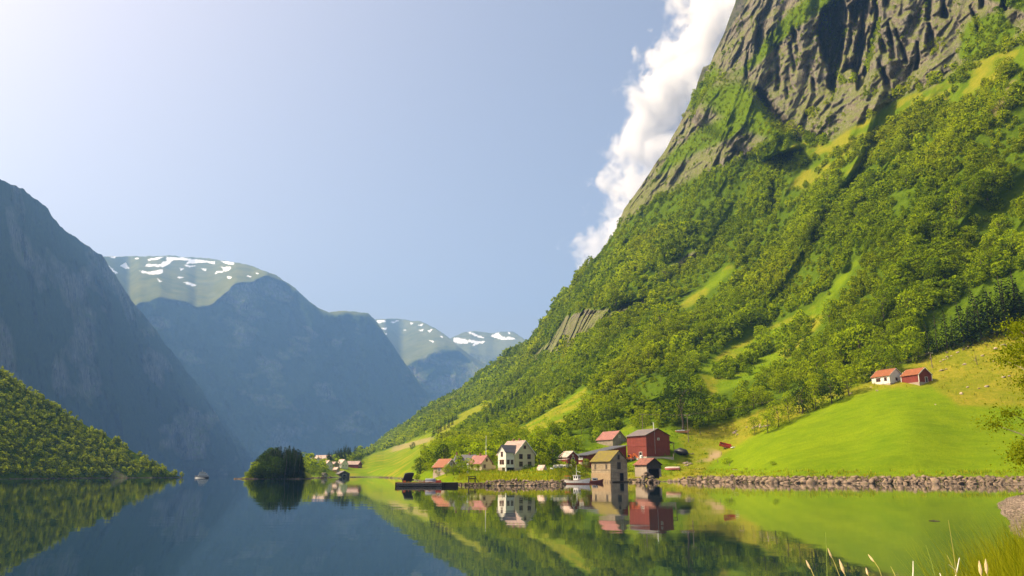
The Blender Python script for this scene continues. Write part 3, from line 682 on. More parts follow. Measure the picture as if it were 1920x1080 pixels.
sz = np.exp(rng.normal(-.08, .30, NT_)) * (6.3 + 3.4 * vnoise(TP[:, 0] / 38, TP[:, 1] / 38, 0, 93)) * np.where(rr_ > 1000, 1.15, 1)
onrock = m_cliff[ti, tj] > .4; sz *= np.where(onrock, .52, 1.0)
lower = np.clip((YG[ti, tj] - 640) / 140, 0, 1) * (XG[ti, tj] < 1330); sz *= 1 - .25 * lower
tx, ty = XG[ti, tj], YG[ti, tj]
tint = np.clip(.5 + .95 * fbm(TP[:, 0] / 50, TP[:, 1] / 50, TP[:, 2] / 50, 2, 95) + rng.normal(0, .22, NT_) - .55 * (rng.uniform(0, 1, NT_) < .12), 0, 1)
vis = (tx > -20) & (tx < 1945) & (ty > -10)
show = np.where(vis & ~onrock, sz / rr_, 0); order = np.argsort(-show); first = np.zeros(NT_, bool); first[order[:300]] = True
print("trees", NT_, "nearest range", rr_[first].min(), rr_[first].max())
GT = "broadleaf trees on the wooded slope"
for i in np.nonzero(first)[0]:
    x, y = tx[i], ty[i]
    big = "tall" if sz[i] > 8.4 else ("low" if sz[i] < 5.8 else "mid sized")
    where = ("below the cliffs above the twin cabins" if x > 1600 and y < 600 else "in the wood close behind the twin cabins" if x > 1560 else
             "between the grassy slope and the hay meadow" if x > 1400 else "in the wood uphill of the red barn" if x > 1180 else
             "in the wood behind the cream house" if x > 930 else "in the wood left of the cream house")
    ton = "dark green" if tint[i] < .33 else ("yellow green" if tint[i] > .7 else "green")
    tree("broadleaf_tree", f"{big} {ton} broadleaf tree {where}", BR[i % 9], TP[i] - np.array([0, 0, .08 * sz[i]]), sz[i], float(rng.uniform(0, 6.28)), GT, float(rng.uniform(.85, 1.2)))
def forest(name, pts, size, tints, lod, rg, mat, kindf=broad_crown, wide=(.85, 1.25)):
    """a far wood that reads as one mass"""
    Ls, Ts = [], []
    protos = {}
    for n in sorted(set(lod)):
        protos[n] = [kindf(int(n), np.random.default_rng(500 + k + int(n)), 1, [.42, .5, .38, .46, .35, .45][k], .05, False, 8) for k in range(6)]
    lod = np.asarray(lod); which = rg.integers(0, 6, len(pts)); ang = rg.uniform(0, 6.283, len(pts)); wd = rg.uniform(*wide, len(pts))
    for n in protos:
        for k in range(6):
            s = np.nonzero((lod == n) & (which == k))[0]
            if not len(s): continue
            L = protos[n][k]; ca, sa = np.cos(ang[s])[:, None, None], np.sin(ang[s])[:, None, None]; S = size[s][:, None, None]; W = S * wd[s][:, None, None]
            X = (L[None, ..., 0] * ca - L[None, ..., 1] * sa) * W; Y = (L[None, ..., 0] * sa + L[None, ..., 1] * ca) * W; Zz = L[None, ..., 2] * S
            Q = np.stack([X, Y, Zz], -1) + pts[s][:, None, None, :]
            Ls.append(Q.reshape(-1, 3, 3)); Ts.append(np.repeat(tints[s], len(L)))
    L = np.concatenate(Ls); T = np.concatenate(Ts); print(name, len(L))
    return tag(link(name, soup(name, L, mat, T)), kind='stuff')
rest = ~first & ((tx < 2060) & (ty > -120))
q = np.nonzero(rest)[0]
lod = np.where(rr_[q] < 470, 330, np.where(rr_[q] < 700, 200, np.where(rr_[q] < 1050, 110, 50)))
lod = np.where(onrock[q], 90, lod)
o = forest("woodland", TP[q] - np.array([0, 0, .1]) * sz[q][:, None], sz[q], tint[q], lod, rng, M_WOOD)
tag(o, "green broadleaf wood covering the steep slope beneath the cliffs", "wood")
HP, hi, hj = scatter(PHs, np.where(covh[..., 0] > 0, 0, 1 / 9.0) * (YH < ybh[:, None] - .6), None, rng)
hs = rng.uniform(.7, 1.3, len(HP)) * 3.6
M_WOODL = leafmat("hillside leaves", (.09, .135, .008), (.31, .38, .012), (.38, .40, .014), 'attr')
o = forest("woodland", HP - np.array([0, 0, .5]), hs, np.clip(.5 + rng.normal(0, .3, len(HP)), 0, 1), np.full(len(HP), 80), rng, M_WOODL)
tag(o, "pale green wood on the hill at the left waterside", "wood")

# ---------------------------------------------------------------- single trees
for k, (x, y, hp, wd) in enumerate([(1280, 806, 104, .95)]):
    tree_px("broadleaf_tree", "tallest dark green broadleaf tree behind the red barn", (soup("crown", broad_crown(3600, np.random.default_rng(71), 1, .43, .1, True, 17), M_LEAFD), BRD[0][1]), x, y, hp, None, None, wd)
LAB = [(832, 872, 40, 1.0, 'd', "dark bushy tree behind the orange roofed house"), (812, 868, 30, 1.1, 'b', "green tree left of the dark tree behind the orange roofed house"), (849, 862, 32, .9, 'b', "green tree between the slate roof and the wooded slope"),
       (788, 889, 28, 1.15, 'd', "round leafy bush on the meadow edge behind the tyre pier"), (773, 842, 13, 1.1, 'd', "small round tree alone on the far brown field"), (795, 852, 22, 1.1, 'b', "round tree beside a smaller one at the far meadow's edge"), (808, 848, 17, 1.0, 'b', "small tree beside the round one at the far meadow's edge"),
       (1012, 872, 46, .85, 'd', "dark tree standing against the cream house's rear corner"), (1036, 871, 38, 1.0, 'd', "dark spreading tree between the cream house and the hay bales"), (1058, 862, 40, .9, 'b', "green tree left of the pale roofed shed"),
       (1072, 884, 22, .9, 'b', "small green tree beside the white fishing boat"), (1098, 884, 24, .9, 'b', "leafy bush at the mossy boathouse's left wall"), (1088, 889, 18, 1.1, 'b', "low bush between the fishing boat and the mossy boathouse"),
       (815, 890, 24, 1.3, 'b', "fruit tree in front of the orange roof"), (838, 892, 23, 1.35, 'b', "fruit tree below the orange roofed house's gable"), (862, 889, 27, 1.3, 'b', "bushy fruit tree in front of the slate roof"), (880, 886, 27, 1.0, 'b', "bushy fruit tree beside the white lamp post"),
       (895, 845, 26, 1.0, 'b', "green tree above the red roofed house"), (930, 850, 30, .9, 'b', "green tree behind the cream house's left gable"), (1135, 815, 26, 1.0, 'b', "green tree behind the grey red roofed barn"), (1085, 845, 30, 1.1, 'b', "wide green tree behind the long slate roofed wing"), (1200, 800, 30, 1.1, 'b', "green tree left of the left utility pole"),
       (1440, 812, 44, .75, 'b', "pale stemmed birch at the meadow's upper left edge"), (1480, 790, 60, .8, 'b', "tall birch where the birch row meets the meadow"), (1505, 775, 66, .8, 'd', "dark tall tree at the upper edge of the hay meadow"), (1530, 768, 60, .9, 'b', "tall green tree left of a dark one on the meadow's edge"), (1560, 756, 54, .9, 'd', "dark tree near the end of the row on the meadow's edge"), (1592, 742, 52, .95, 'b', "green tree at the right end of the meadow row"), (1460, 800, 50, .8, 'b', "birch between two others at the meadow's left corner"), (1415, 815, 34, .9, 'b', "low tree above the stone heap beside the meadow")]
for k, (x, y, hp, wd, kd, lab) in enumerate(LAB):
    tree_px("broadleaf_tree", lab, BRD[k % 4] if kd == 'd' else BR[k % 9], x, y, hp, None, None, wd)
for k, (x, y, hp, wd, lab) in enumerate([(826, 891, 17, 1.4, "low bush before the orange roofed house's wall"), (850, 891, 20, 1.4, "wide bush between orange roof and slate roof"), (893, 884, 13, 1.5, "low bush left of the red roofed house's wall"), (800, 884, 18, 1.3, "bush left of the orange roofed house"), (1022, 874, 24, 1.2, "leafy bush between the two dark trees by the cream house"), (922, 880, 12, 1.4, "low bush between the flagpole and the cream house"), (1145, 862, 16, 1.3, "bush behind the mossy boathouse roof"), (1178, 884, 14, 1.5, "bush in the gap between the two boathouses")]):
    tree_px("shrub", lab, BR[(k * 4 + 1) % 9], x, y, hp, None, None, wd, "shrub")
# spruces above the rough pasture
SPX = [(1893, 616, 104, 1.35), (1915, 612, 88, 1.3), (1868, 622, 84, 1.1), (1842, 632, 88, 1.0), (1822, 640, 72, 1.0), (1806, 642, 84, .95), (1790, 648, 62, 1.0), (1776, 652, 78, .9), (1758, 660, 74, .95), (1744, 664, 60, 1.0), (1830, 622, 92, .9), (1855, 612, 80, 1.0), (1880, 600, 90, 1.1), (1905, 590, 96, 1.2)]
SL = ["largest dark spruce with layered boughs at the pasture's upper edge", "dark spruce beyond the largest one, cut by the picture's edge", "slim spruce next to the largest dark spruce", "dark spruce above the row of pale stones", "short spruce in the middle of the spruce row", "pointed spruce in the middle of the spruce row",
      "short spruce below a pointed one in the spruce row", "pointed spruce near the lower end of the row", "second lowest spruce of the row on the pasture", "lowest spruce of the row, nearest the red cabin", "tall spruce standing behind the row's middle", "spruce behind the slim one near the largest spruce", "spruce standing close behind the largest one", "highest standing spruce behind the largest one"]
for k, (x, y, hp, wd) in enumerate(SPX): tree_px("spruce_tree", SL[k], SPR[k % 6], x, y, hp, None, "spruces above the rough pasture", wd * 1.25)
for k in range(26):
    a = k / 25; x = 905 + 85 * a + random.uniform(-12, 12); y = 792 - 55 * a + random.uniform(-9, 9)
    tree_px("spruce_tree", "dark spruce in the patch of spruces within the leafy slope", SPR[k % 6], x, y + 6, random.uniform(15, 22), None, "dark spruces amid the leafy slope", 1.2)
for k, (x, y, hp) in enumerate([(818, 812, 17), (826, 810, 20), (834, 806, 19), (841, 802, 17), (848, 797, 18), (813, 818, 16), (822, 818, 18)]):
    tree_px("spruce_tree", "dark spruce in the small clump at the far meadow's top", SPR[k % 6], x, y, hp, None, "dark spruces at the far meadow's top", 1.3)
# headland
hx = np.concatenate([np.random.default_rng(5).uniform(474, 567, 110)]); hy = np.random.default_rng(6).uniform(0, 1, 110)
for k in range(110):
    x, f = hx[k], hy[k]; i = int((x - 440) / 2); j = int(f * (NI - 1)); p = PIs[i, j]
    env = np.interp(x, [470, 490, 505, 520, 535, 550, 560, 568], [16, 33, 43, 46, 46, 43, 38, 26]) + 2
    h = env * mpp(x, np.hypot(p[0], p[1])) * random.uniform(.82, 1.05)
    if k % 2 == 0 and x < 515: tree("broadleaf_tree", "dark leafy tree among the spruces on the headland's left half", BRD[k % 4], p - np.array([0, 0, .1 * h]), h * .95, random.uniform(0, 6), "leafy trees on the headland", 1.2); continue
    tree("spruce_tree", "dark spruce in the dense grove on the headland", SPR[k % 6], p, h, random.uniform(0, 6), "spruces on the headland", 1.6)
for k, (x, hp) in enumerate([(462, 11), (468, 15), (474, 19), (481, 24), (488, 22), (495, 19), (472, 12), (485, 14)]):
    i = int((x - 440) / 2); p = PIs[i, 6 + 2 * (k % 3)]
    tree("broadleaf_tree", "pale green tree at the water end of the headland grove", BR[k], p - np.array([0, 0, .4]), 1.25 * hp * mpp(x, 455), 1.3 * k, "pale trees at the headland's tip", 1.1)
# village trees
for k in range(30):
    x = random.uniform(612, 666); y = np.interp(x, [612, 640, 668], [868, 864, 857]) + random.uniform(-2, 5); hp = np.interp(x, [612, 630, 645, 666], [20, 27, 29, 22]) * random.uniform(.8, 1.05)
    tree_px("spruce_tree", "dark spruce in the grove on the rise behind the village", SPR[k % 6], x, y, hp, None, "spruces behind the village", 1.35)
for k in range(14):
    x = random.uniform(570, 608); y = 872 + random.uniform(-2, 3); hp = np.interp(x, [570, 590, 608], [18, 22, 14]) * random.uniform(.8, 1.05)
    tree_px("spruce_tree", "dark spruce between the headland and the village roofs", SPR[k % 6], x, y, hp, None, "spruces left of the village", 1.35)
for k, (x, y, hp, kd, lab) in enumerate([(589, 892, 16, 'b', "leafy shore tree left of the village slip"), (599, 892, 15, 'b', "leafy shore tree beside the village slip"), (646, 877, 20, 's', "tall dark spruce beside the village's white house"), (672, 868, 14, 'd', "round dark tree at the right end of the village"), (661, 865, 10, 'b', "small round bush on the meadow above the village"), (680, 872, 10, 'b', "small green bush right of the red roofed farmhouse"), (622, 866, 14, 'b', "pale tree between the long red barn and the white house"), (631, 868, 12, 'b', "pale narrow tree below the village spruces")]):
    tree_px("spruce_tree" if kd == 's' else "broadleaf_tree", lab, SPR[2] if kd == 's' else (BRD[1] if kd == 'd' else BR[k]), x, y, hp, None, None, 1.4 if kd == 's' else 1.15)
# leafy birch by the gravel beach, half out of view
rg = np.random.default_rng(41); pB = pix(1990, 905, 46.0); pB[2] = .6
nb = 15000; k = 44
ctr = np.stack([rg.normal(0, 1.35, k), rg.normal(0, 1.4, k), rg.uniform(1.6, 9.4, k)], 1); ctr[:, 0] -= .15
dd = rg.normal(0, 1, (nb, 3)); pp = ctr[rg.integers(0, k, nb)] + dd * np.array([.62, .62, .34]) * rg.uniform(.2, 1.0, (nb, 1))
bt = thing("birch_tree", "airy birch with loose twigs at the gravel beach, cut by the picture's edge", "tree", pB)
link("crown", soup("crown", leaves(pp, rg.normal(0, 1, (nb, 3)) + np.array([0, 0, .6]), .068 * rg.uniform(.7, 1.3, nb), True, rg, .4), M_NEAR), bt)
m = MB(); m.tube([(0, 0, -.6), (.05, 0, 2.5), (.1, .1, 5), (0, .1, 8.8)], [.16, .13, .09, .02], 8)
for c_ in ctr: m.tube([(0.05, 0.05, max(.8, c_[2] - 1.6)), ((c_[0]) * .55, c_[1] * .55, c_[2] - .5), tuple(c_)], [.045, .03, .008], 5)
m.build("trunk", M_BARKL, bt)
# small bare tree on the pasture
pb = on_slope(1832, 684); tb = thing("bare_tree", "small bare leafless tree among stones on the rough pasture", "tree", pb)
m = MB(); m.tube([(0, 0, -.3), (.1, 0, 1.2), (-.1, .1, 2.6), (-.3, 0, 5.4)], [.16, .13, .09, .02], 6)
m.build("trunk", M_BARK, tb)
m = MB()
for a, z0, l in [(2.9, 1.2, 2.6), (3.4, 1.8, 2.2), (.3, 1.6, 1.7), (2.5, 2.6, 1.6), (.8, 2.9, 1.3), (4.4, 2.2, 1.4)]:
    m.tube([(0, 0, z0), (math.cos(a) * l * .6, math.sin(a) * l * .5, z0 + l * .3), (math.cos(a) * l, math.sin(a) * l, z0 + l * .85)], [.07, .045, .012], 5)
m.build("branches", M_BARK, tb)
# ================================================================ buildings
M_CREAM = boards("cream boards", (.72, .63, .40), .16, False, .12); M_WHITE = boards("white boards", (.80, .77, .70), .18, False, .1)
M_RED = boards("red boards", (.235, .052, .038), .28, True, .22, .4, (.20, .065, .045)); M_REDD = boards("dark red boards", (.24, .05, .035), .22, True, .25)
M_GREY = boards("grey weathered boards", (.36, .30, .23), .2, True, .35, .6, (.24, .19, .13)); M_GREYH = boards("grey level boards", (.50, .39, .25), .25, False, .35, .7, (.28, .21, .13))
M_SLATE = sheet("slate roof", (.085, .085, .095), .5, .25); M_DARKROOF = sheet("dark sheet roof", (.13, .12, .125), .45, .25, (.18, .13, .11))
M_REDROOF = sheet("red sheet roof", (.30, .115, .09), .35, .25, (.22, .09, .07)); M_ORROOF = sheet("orange tile roof", (.26, .085, .03), .3, .25)
M_PINKROOF = sheet("weathered pink roof", (.36, .26, .22), .35, .2, (.28, .19, .16)); M_PALEROOF = sheet("pale sheet roof", (.52, .42, .36), .4, .2, (.42, .26, .2))
M_MOSSROOF = sheet("mossy roof", (.15, .115, .05), .4, .3, None, 0, .9, (.19, .155, .014)); M_RUSTROOF = sheet("rusty roof", (.26, .10, .065), .3, .35, (.16, .07, .05), 0, .8)
M_FOUND = stone("foundation stone", (.34, .28, .22), (.46, .38, .30), 1.2); M_CONC = stone("concrete", (.36, .33, .28), (.46, .42, .36), .8); M_PLASTER = stone("tan plaster", (.36, .26, .15), (.46, .34, .21), .6)
M_TRIM = simple("white trim", (.78, .75, .68), .6, .08); M_BRTRIM = simple("brown trim", (.20, .085, .05), .6, .2); M_BRICK = simple("chimney brick", (.25, .13, .09), .9, .3, 8)
t = NT("window glass"); t.bsdf((.02, .025, .03), .08, None, .6); M_GLASS = t.m
M_BLACK = simple("interior shade and load", (.012, .010, .009), .9, .3); M_PLANKD = boards("dark planks", (.10, .08, .06), .2, True, .4); M_PLANK = boards("bare planks", (.42, .34, .25), .2, True, .35, .3)  # M_BLACK puts the shade inside openings into its colour; also the trailer load
M_STEEL = simple("painted steel", (.5, .5, .5), .5, .15); M_POLE = simple("pole wood", (.22, .17, .12), .9, .3, 5); M_WPAINT = simple("white paint", (.80, .80, .78), .4, .08, 3, .5)
M_RUBBER = simple("tyre rubber", (.16, .15, .14), .7, .6, 9); M_REDP = simple("red paint", (.48, .075, .045), .5, .25, 3); M_ORP = simple("orange paint", (.70, .17, .035), .5, .2, 3); M_TARP = simple("black tarpaulin", (.014, .014, .017), .45, .4, 3)
M_DECK = boards("pier deck", (.26, .12, .07), .3, True, .4); M_TIMBER = simple("dark tarred timber", (.045, .032, .024), .8, .4, 4); M_WRAP = simple("white bale wrap", (.74, .68, .56), .45, .12, 3); M_GREYP = simple("grey boat paint", (.26, .28, .33), .45, .2, 2)
FACE = {'F': ((1, 0, 0), (0, -1, 0)), 'B': ((-1, 0, 0), (0, 1, 0)), 'R': ((0, 1, 0), (1, 0, 0)), 'L': ((0, -1, 0), (-1, 0, 0))}
def window(parent, face, off, u, z, w_, h_, trim=None, mull=True, o=(0, 0, 0), pane=None):
    """frame (> pane) set on a wall that lies OFF from the local origin"""
    rgt, n = np.array(FACE[face][0], float), np.array(FACE[face][1], float); c = np.array(o, float) + n * off + rgt * u + np.array([0, 0, z]); up = np.array([0, 0, 1.])
    m = MB(); b = .12
    for s in (-1, 1):
        m.obox(c + rgt * s * (w_ / 2) + n * .03, rgt, up, n, b, h_ + b, .10); m.obox(c + up * s * (h_ / 2 + .003) + n * .028, rgt, up, n, w_ - b, b, .10)
    if mull:
        m.obox(c + n * .03, rgt, up, n, .07, h_ - b, .07)
        m.obox(c + up * h_ * .12 + n * .025, rgt, up, n, w_ - b, .06, .06)
    f = m.build("window", trim or M_TRIM, parent)
    p = MB().obox(c + n * .008, rgt, up, n, w_ - b, h_ - b, .03).build("pane", pane or M_GLASS, f); return f
def door(parent, face, off, u, z0, w_, h_, mat, o=(0, 0, 0), name="door", frame=None):
    rgt, n = np.array(FACE[face][0], float), np.array(FACE[face][1], float); c = np.array(o, float) + n * off + rgt * u + np.array([0, 0, z0 + h_ / 2]); up = np.array([0, 0, 1.])
    d = MB().obox(c + n * .02, rgt, up, n, w_, h_, .09).build(name, mat, parent)
    if frame:
        m = MB()
        for s in (-1, 1): m.obox(c + rgt * s * (w_ / 2 + .07) + n * .03, rgt, up, n, .13, h_ + .1, .1)
        m.obox(c + up * (h_ / 2 + .07) + n * .033, rgt, up, n, w_ + .26, .13, .1); m.build("frame", frame, d)
    return d
def gable_mesh(L, W, H, rise, z0=-2.0, o=(0, 0)):
    m = MB(); m.prism([(-W / 2 + o[1], z0), (W / 2 + o[1], z0), (W / 2 + o[1], H), (o[1], H + rise), (-W / 2 + o[1], H)], -L / 2 + o[0], L / 2 + o[0]); return m
def roof_mesh(L, W, H, rise, oh=.4, th=.16, ge=.35, o=(0, 0)):
    k = rise / (W / 2); a = W / 2 + oh; e = .012; zl = H - oh * k + e; zr = H + rise + e
    return MB().prism([(-a + o[1], zl), (o[1], zr), (a + o[1], zl), (a + o[1], zl + th), (o[1], zr + th * 1.15), (-a + o[1], zl + th)], -L / 2 - ge + o[0], L / 2 + ge + o[0])
def house(name, label, cat, pos, rz, L, W, H, rise, wall, roof, group=None, base=None, trim=None, oh=.4, chim=(), wins=(), doors=(), vtrim=None):
    t_ = thing(name, label, cat, pos, rz, group)
    gable_mesh(L, W, H, rise).build("wall", wall, t_)
    r_ = roof_mesh(L, W, H, rise, oh).build("roof", roof, t_)
    if vtrim:
        m = MB(); k = rise / (W / 2); a = W / 2 + oh
        for sx in (-1, 1):
            for sy in (-1, 1):
                p0 = np.array([sx * (L / 2 + .38), sy * a, H - oh * k + .02]); p1 = np.array([sx * (L / 2 + .38), 0, H + rise + .02]); d = (p1 - p0); l = np.linalg.norm(d); d /= l
                m.obox((p0 + p1) / 2, d, (1, 0, 0), np.cross(d, (1, 0, 0)), l, .06, .24)
        m.build("bargeboard", vtrim, r_)
    if base:
        h, mt = base; MB().box((0, 0, h / 2 - 1.2), (L + .12, W + .12, h + 2.4)).build("foundation", mt, t_)
    for (x, y, h, s) in chim:
        zt = H + rise * (1 - abs(y) / (W / 2)); m = MB().box((x, y, zt + h / 2 - .5), (s, s, h + 1.0)); m.box((x, y, zt + h + .06), (s + .16, s + .16, .12)); m.build("chimney", M_BRICK, r_)
    for wv in wins:
        f, u, z, w_, h_ = wv[:5]; window(t_, f, W / 2 if f in 'FB' else L / 2, u, z, w_, h_, trim)
    for dv in doors:
        f, u, z, w_, h_, mt = dv; door(t_, f, W / 2 if f in 'FB' else L / 2, u, z, w_, h_, mt, frame=trim)
    return t_
def corner(x, y, L, W, rz, r=None):
    p = np.array(on_slope(x, y) if r is None else pix(x, y, r)); c, s = math.cos(rz), math.sin(rz)
    q = np.array([L / 2 * c + W / 2 * s, L / 2 * s - W / 2 * c, 0]); return p - q
def rot(x, phi): return R(-(90 + math.degrees(math.atan2(x - 960, 1420))) + phi)
# cream house with its front wing
L, W = 9.2, 8.2; rz = rot(966, 38); pos = corner(966, 885.5, L, W, rz, 255)
H1 = house("cream_house", "tall cream wooden house with white two storey front bay near the shore", "house", pos, rz, L, W, 5.9, 4.2, M_CREAM, M_PINKROOF, None, (1.15, M_FOUND), M_BRTRIM, .45, [(1.6, .15, .9, .55), (-1.6, .15, .9, .55)],
           [('R', -.1, 8.0, .9, 1.0), ('R', -1.75, 5.0, 1.35, 1.5), ('R', 1.65, 5.0, 1.35, 1.5), ('R', -1.75, 2.6, 1.35, 1.5), ('R', 1.9, 2.6, 1.35, 1.5), ('F', -3.2, 4.6, 1.0, 1.3)], (), M_TRIM)
wx0, wy0, wl, wd = L / 2 - 2.5, -W / 2 - 1.75, 4.2, 3.5
m = MB(); k_ = [(wx0 - wl / 2, 1.5), (wx0 + wl / 2, 1.5), (wx0 + wl / 2, 6.4), (wx0, 8.5), (wx0 - wl / 2, 6.4)]
yf, ybk = wy0 - wd / 2, wy0 + wd / 2 + 2.2
n_ = len(k_); m.add([(a, yf, b) for a, b in k_] + [(a, ybk, b) for a, b in k_], [tuple(range(n_)), tuple(reversed(range(n_, 2 * n_)))] + [(i, n_ + i, n_ + (i + 1) % n_, (i + 1) % n_) for i in range(n_)])
bay = m.build("bay", M_WHITE, H1)
m = MB(); e = .014; a_ = wl / 2 + .35; kk = 2.1 / (wl / 2); pr = [(wx0 - a_, 6.4 - .35 * kk + e), (wx0, 8.5 + e), (wx0 + a_, 6.4 - .35 * kk + e), (wx0 + a_, 6.55 - .35 * kk), (wx0, 8.68), (wx0 - a_, 6.55 - .35 * kk)]
n_ = 6; m.add([(a, yf - .4, b) for a, b in pr] + [(a, ybk + .6, b) for a, b in pr], [tuple(range(n_)), tuple(reversed(range(n_, 2 * n_)))] + [(i, n_ + i, n_ + (i + 1) % n_, (i + 1) % n_) for i in range(n_)])
m.build("bay_roof", M_SLATE, bay)
MB().box((wx0 - wl / 2 + 1.1, wy0 - .2, .3), (2.0, 3.0, 2.4)).build("bay_foundation", M_FOUND, H1)
m = MB(); m.box((wx0 + wl / 2 - .25, yf + .25, .4), (.4, .4, 2.2)); m.build("bay_post", M_TRIM, H1)
m = MB(); m.box((wx0 + .8, wy0 + .8, .45), (2.4, 1.8, 2.0)); m.build("porch_shade", M_BLACK, H1)  # solid black block painted as the shade under the bay
for u in (-.62, .62): window(bay, 'F', 0, u, 3.2, .95, 1.35, M_BRTRIM, True, (wx0, yf, 0))
window(bay, 'F', 0, 0, 5.7, .95, 1.5, M_BRTRIM, True, (wx0, yf, 0))
for u in (-.8, .75): window(bay, 'R', 0, u, 3.2, .95, 1.35, M_BRTRIM, True, (wx0 + wl / 2, wy0, 0))
MB().box((wx0, yf - .02, 2.1), (wl + .1, .1, .14)).build("band", M_TRIM, bay)
# red barn
L, W = 12.4, 11.4; rz = rot(1213, 38); pos = corner(1213, 860.5, L, W, rz, 305)
B1 = house("red_barn", "big red plank barn with dark low roof and white flue pipe", "barn", pos, rz, L, W, 9.0, 2.5, M_RED, M_DARKROOF, None, (.9, M_CONC), M_TRIM, .5, (), [('R', .2, 7.6, .9, .8)], [('F', 2.4, .6, 1.6, 2.0, M_BLACK)], M_TIMBER)
m = MB(); m.tube([(L / 2 - .3, -1.6, 8.5), (L / 2 - .3, -1.6, 13.6)], .16, 8); m.tube([(L / 2 - .3, -1.6, 13.6), (L / 2 - .3, -1.6, 13.9)], .24, 8); m.build("flue_pipe", M_WPAINT, B1)
m = MB(); m.tube([(L / 2 + .06, -1.6, 2.0), (L / 2 + .06, -1.6, 10.5)], .05, 6); m.build("drainpipe", M_STEEL, B1)
MB().box((L / 2 + .04, 0, 4.6), (.06, W - .2, .18)).build("batten", M_REDD, B1)
MB().box((0, -W / 2 - .04, 4.9), (L - .2, .06, .16)).build("batten", M_REDD, B1)
lt_ = MB(); lt_.obox((L / 2 - 3.2, W / 2 + 1.4, 6.6), (1, 0, 0), (0, .97, -.24), (0, .24, .97), 5.6, 3.2, .14); lt_.build("lean_to_roof", M_DARKROOF, B1)
for xx in (L / 2 - 5.6, L / 2 - .8): MB().box((xx, W / 2 + 2.6, 3.0), (.2, .2, 6.4)).build("lean_to_post", M_POLE, B1)
# grey barn and the long wing
L, W = 11.3, 7.4; rz = rot(1150, 38); pos = corner(1149.6, 850, L, W, rz, 335)
house("grey_barn", "grey weathered barn with red sheet roof behind the long wing", "barn", pos, rz, L, W, 6.0, 3.4, M_GREY, M_REDROOF, None, None, M_TRIM, .4, (), [('R', 0, 7.2, .8, .9)], [('R', 0, 0.2, 2.6, 3.0, M_PLANKD)], M_GREYH)
L, W = 8.0, 20.0; rz = rot(1101, 40); pos = corner(1101, 869, L, W, rz, 297)
LW = thing("long_wing", "long low red outbuilding with sloping slate roof beside the red barn", "outbuilding", pos, rz)
MB().prism([(-W / 2, -2), (W / 2, -2), (W / 2, 6.9), (-W / 2, 3.0)], -L / 2, L / 2).build("wall", M_REDD, LW)
s_ = 3.9 / W; MB().prism([(-W / 2 - .7, 3.0 - .7 * s_ + .012), (W / 2 + .2, 6.9 + .2 * s_ + .012), (W / 2 + .2, 7.1 + .2 * s_), (-W / 2 - .7, 3.2 - .7 * s_)], -L / 2 - .5, L / 2 + .5).build("roof", M_SLATE, LW)
for u in (-.4, 1.0): window(LW, 'F', W / 2, u, 1.9, 1.1, .9, M_TRIM, True, (0, 0, 0), M_WPAINT)
door(LW, 'F', W / 2, 3.0, 0, 1.0, 2.1, M_BLACK)
MB().box((0, -W / 2 - .02, .1), (L + .1, .2, .9)).build("foundation", M_FOUND, LW)
MB().obox((L / 2 + .52, 0, 5.0), (0, 1, s_ / 1.0), (1, 0, 0), (0, -s_, 1), W + .8, .08, .3).build("fascia", M_PLANK, LW)
# mossy boathouse at the water
L, W = 10.4, 6.9; rz = rot(1145, 38); pos = corner(1145.5, 903, L, W, rz, 258); pos[2] = .05
BH = house("boathouse", "two storey grey plank boathouse with yellow moss roof at the water", "boathouse", pos, rz, L, W, 6.9, 3.1, M_GREYH, M_MOSSROOF, None, None, M_GREY, .5)
MB().box((-.1, -W / 2 - .02, 1.0), (L + .06, .16, 3.6)).build("lower_wall", M_PLASTER, BH)
for u in (-3.0, 3.0):
    f = MB(); 
    for q in (-.42, -.14, .14, .42): f.obox((u + q, -W / 2 - .05, 4.9), (1, 0, 0), (0, 0, 1), (0, -1, 0), .09, 1.7, .10)
    f = f.build("window", M_PLANK, BH); MB().obox((u, -W / 2 - .012, 4.9), (1, 0, 0), (0, 0, 1), (0, -1, 0), .8, 1.6, .03).build("pane", M_BLACK, f)
MB().box((0, -W / 2 - .04, 3.9), (L - .4, .09, .16)).build("batten", M_PLANK, BH)
door(BH, 'R', L / 2, 1.0, .35, 1.5, 2.5, M_BLACK, frame=M_GREY); door(BH, 'R', L / 2, -1.2, .35, 2.0, 2.6, M_GREYH, frame=M_GREY)
door(BH, 'R', L / 2, .0, 4.1, 1.4, 2.2, M_PLANKD, name="loft_door", frame=M_GREY); door(BH, 'R', L / 2, -.05, 7.2, .8, 1.5, M_PLANKD, name="hatch", frame=M_GREY)
m = MB(); m.box((L / 2 + .6, .2, .12), (1.4, W + 1.2, .22)); m.build("landing", M_PLANKD, BH)
m = MB()
for k in range(9): m.tube([(-L / 2 + .3 + k * 1.2, -W / 2 - .15, -1), (-L / 2 + .3 + k * 1.2, -W / 2 - .15, .8)], .12, 6)
m.build("footings", M_FOUND, BH)
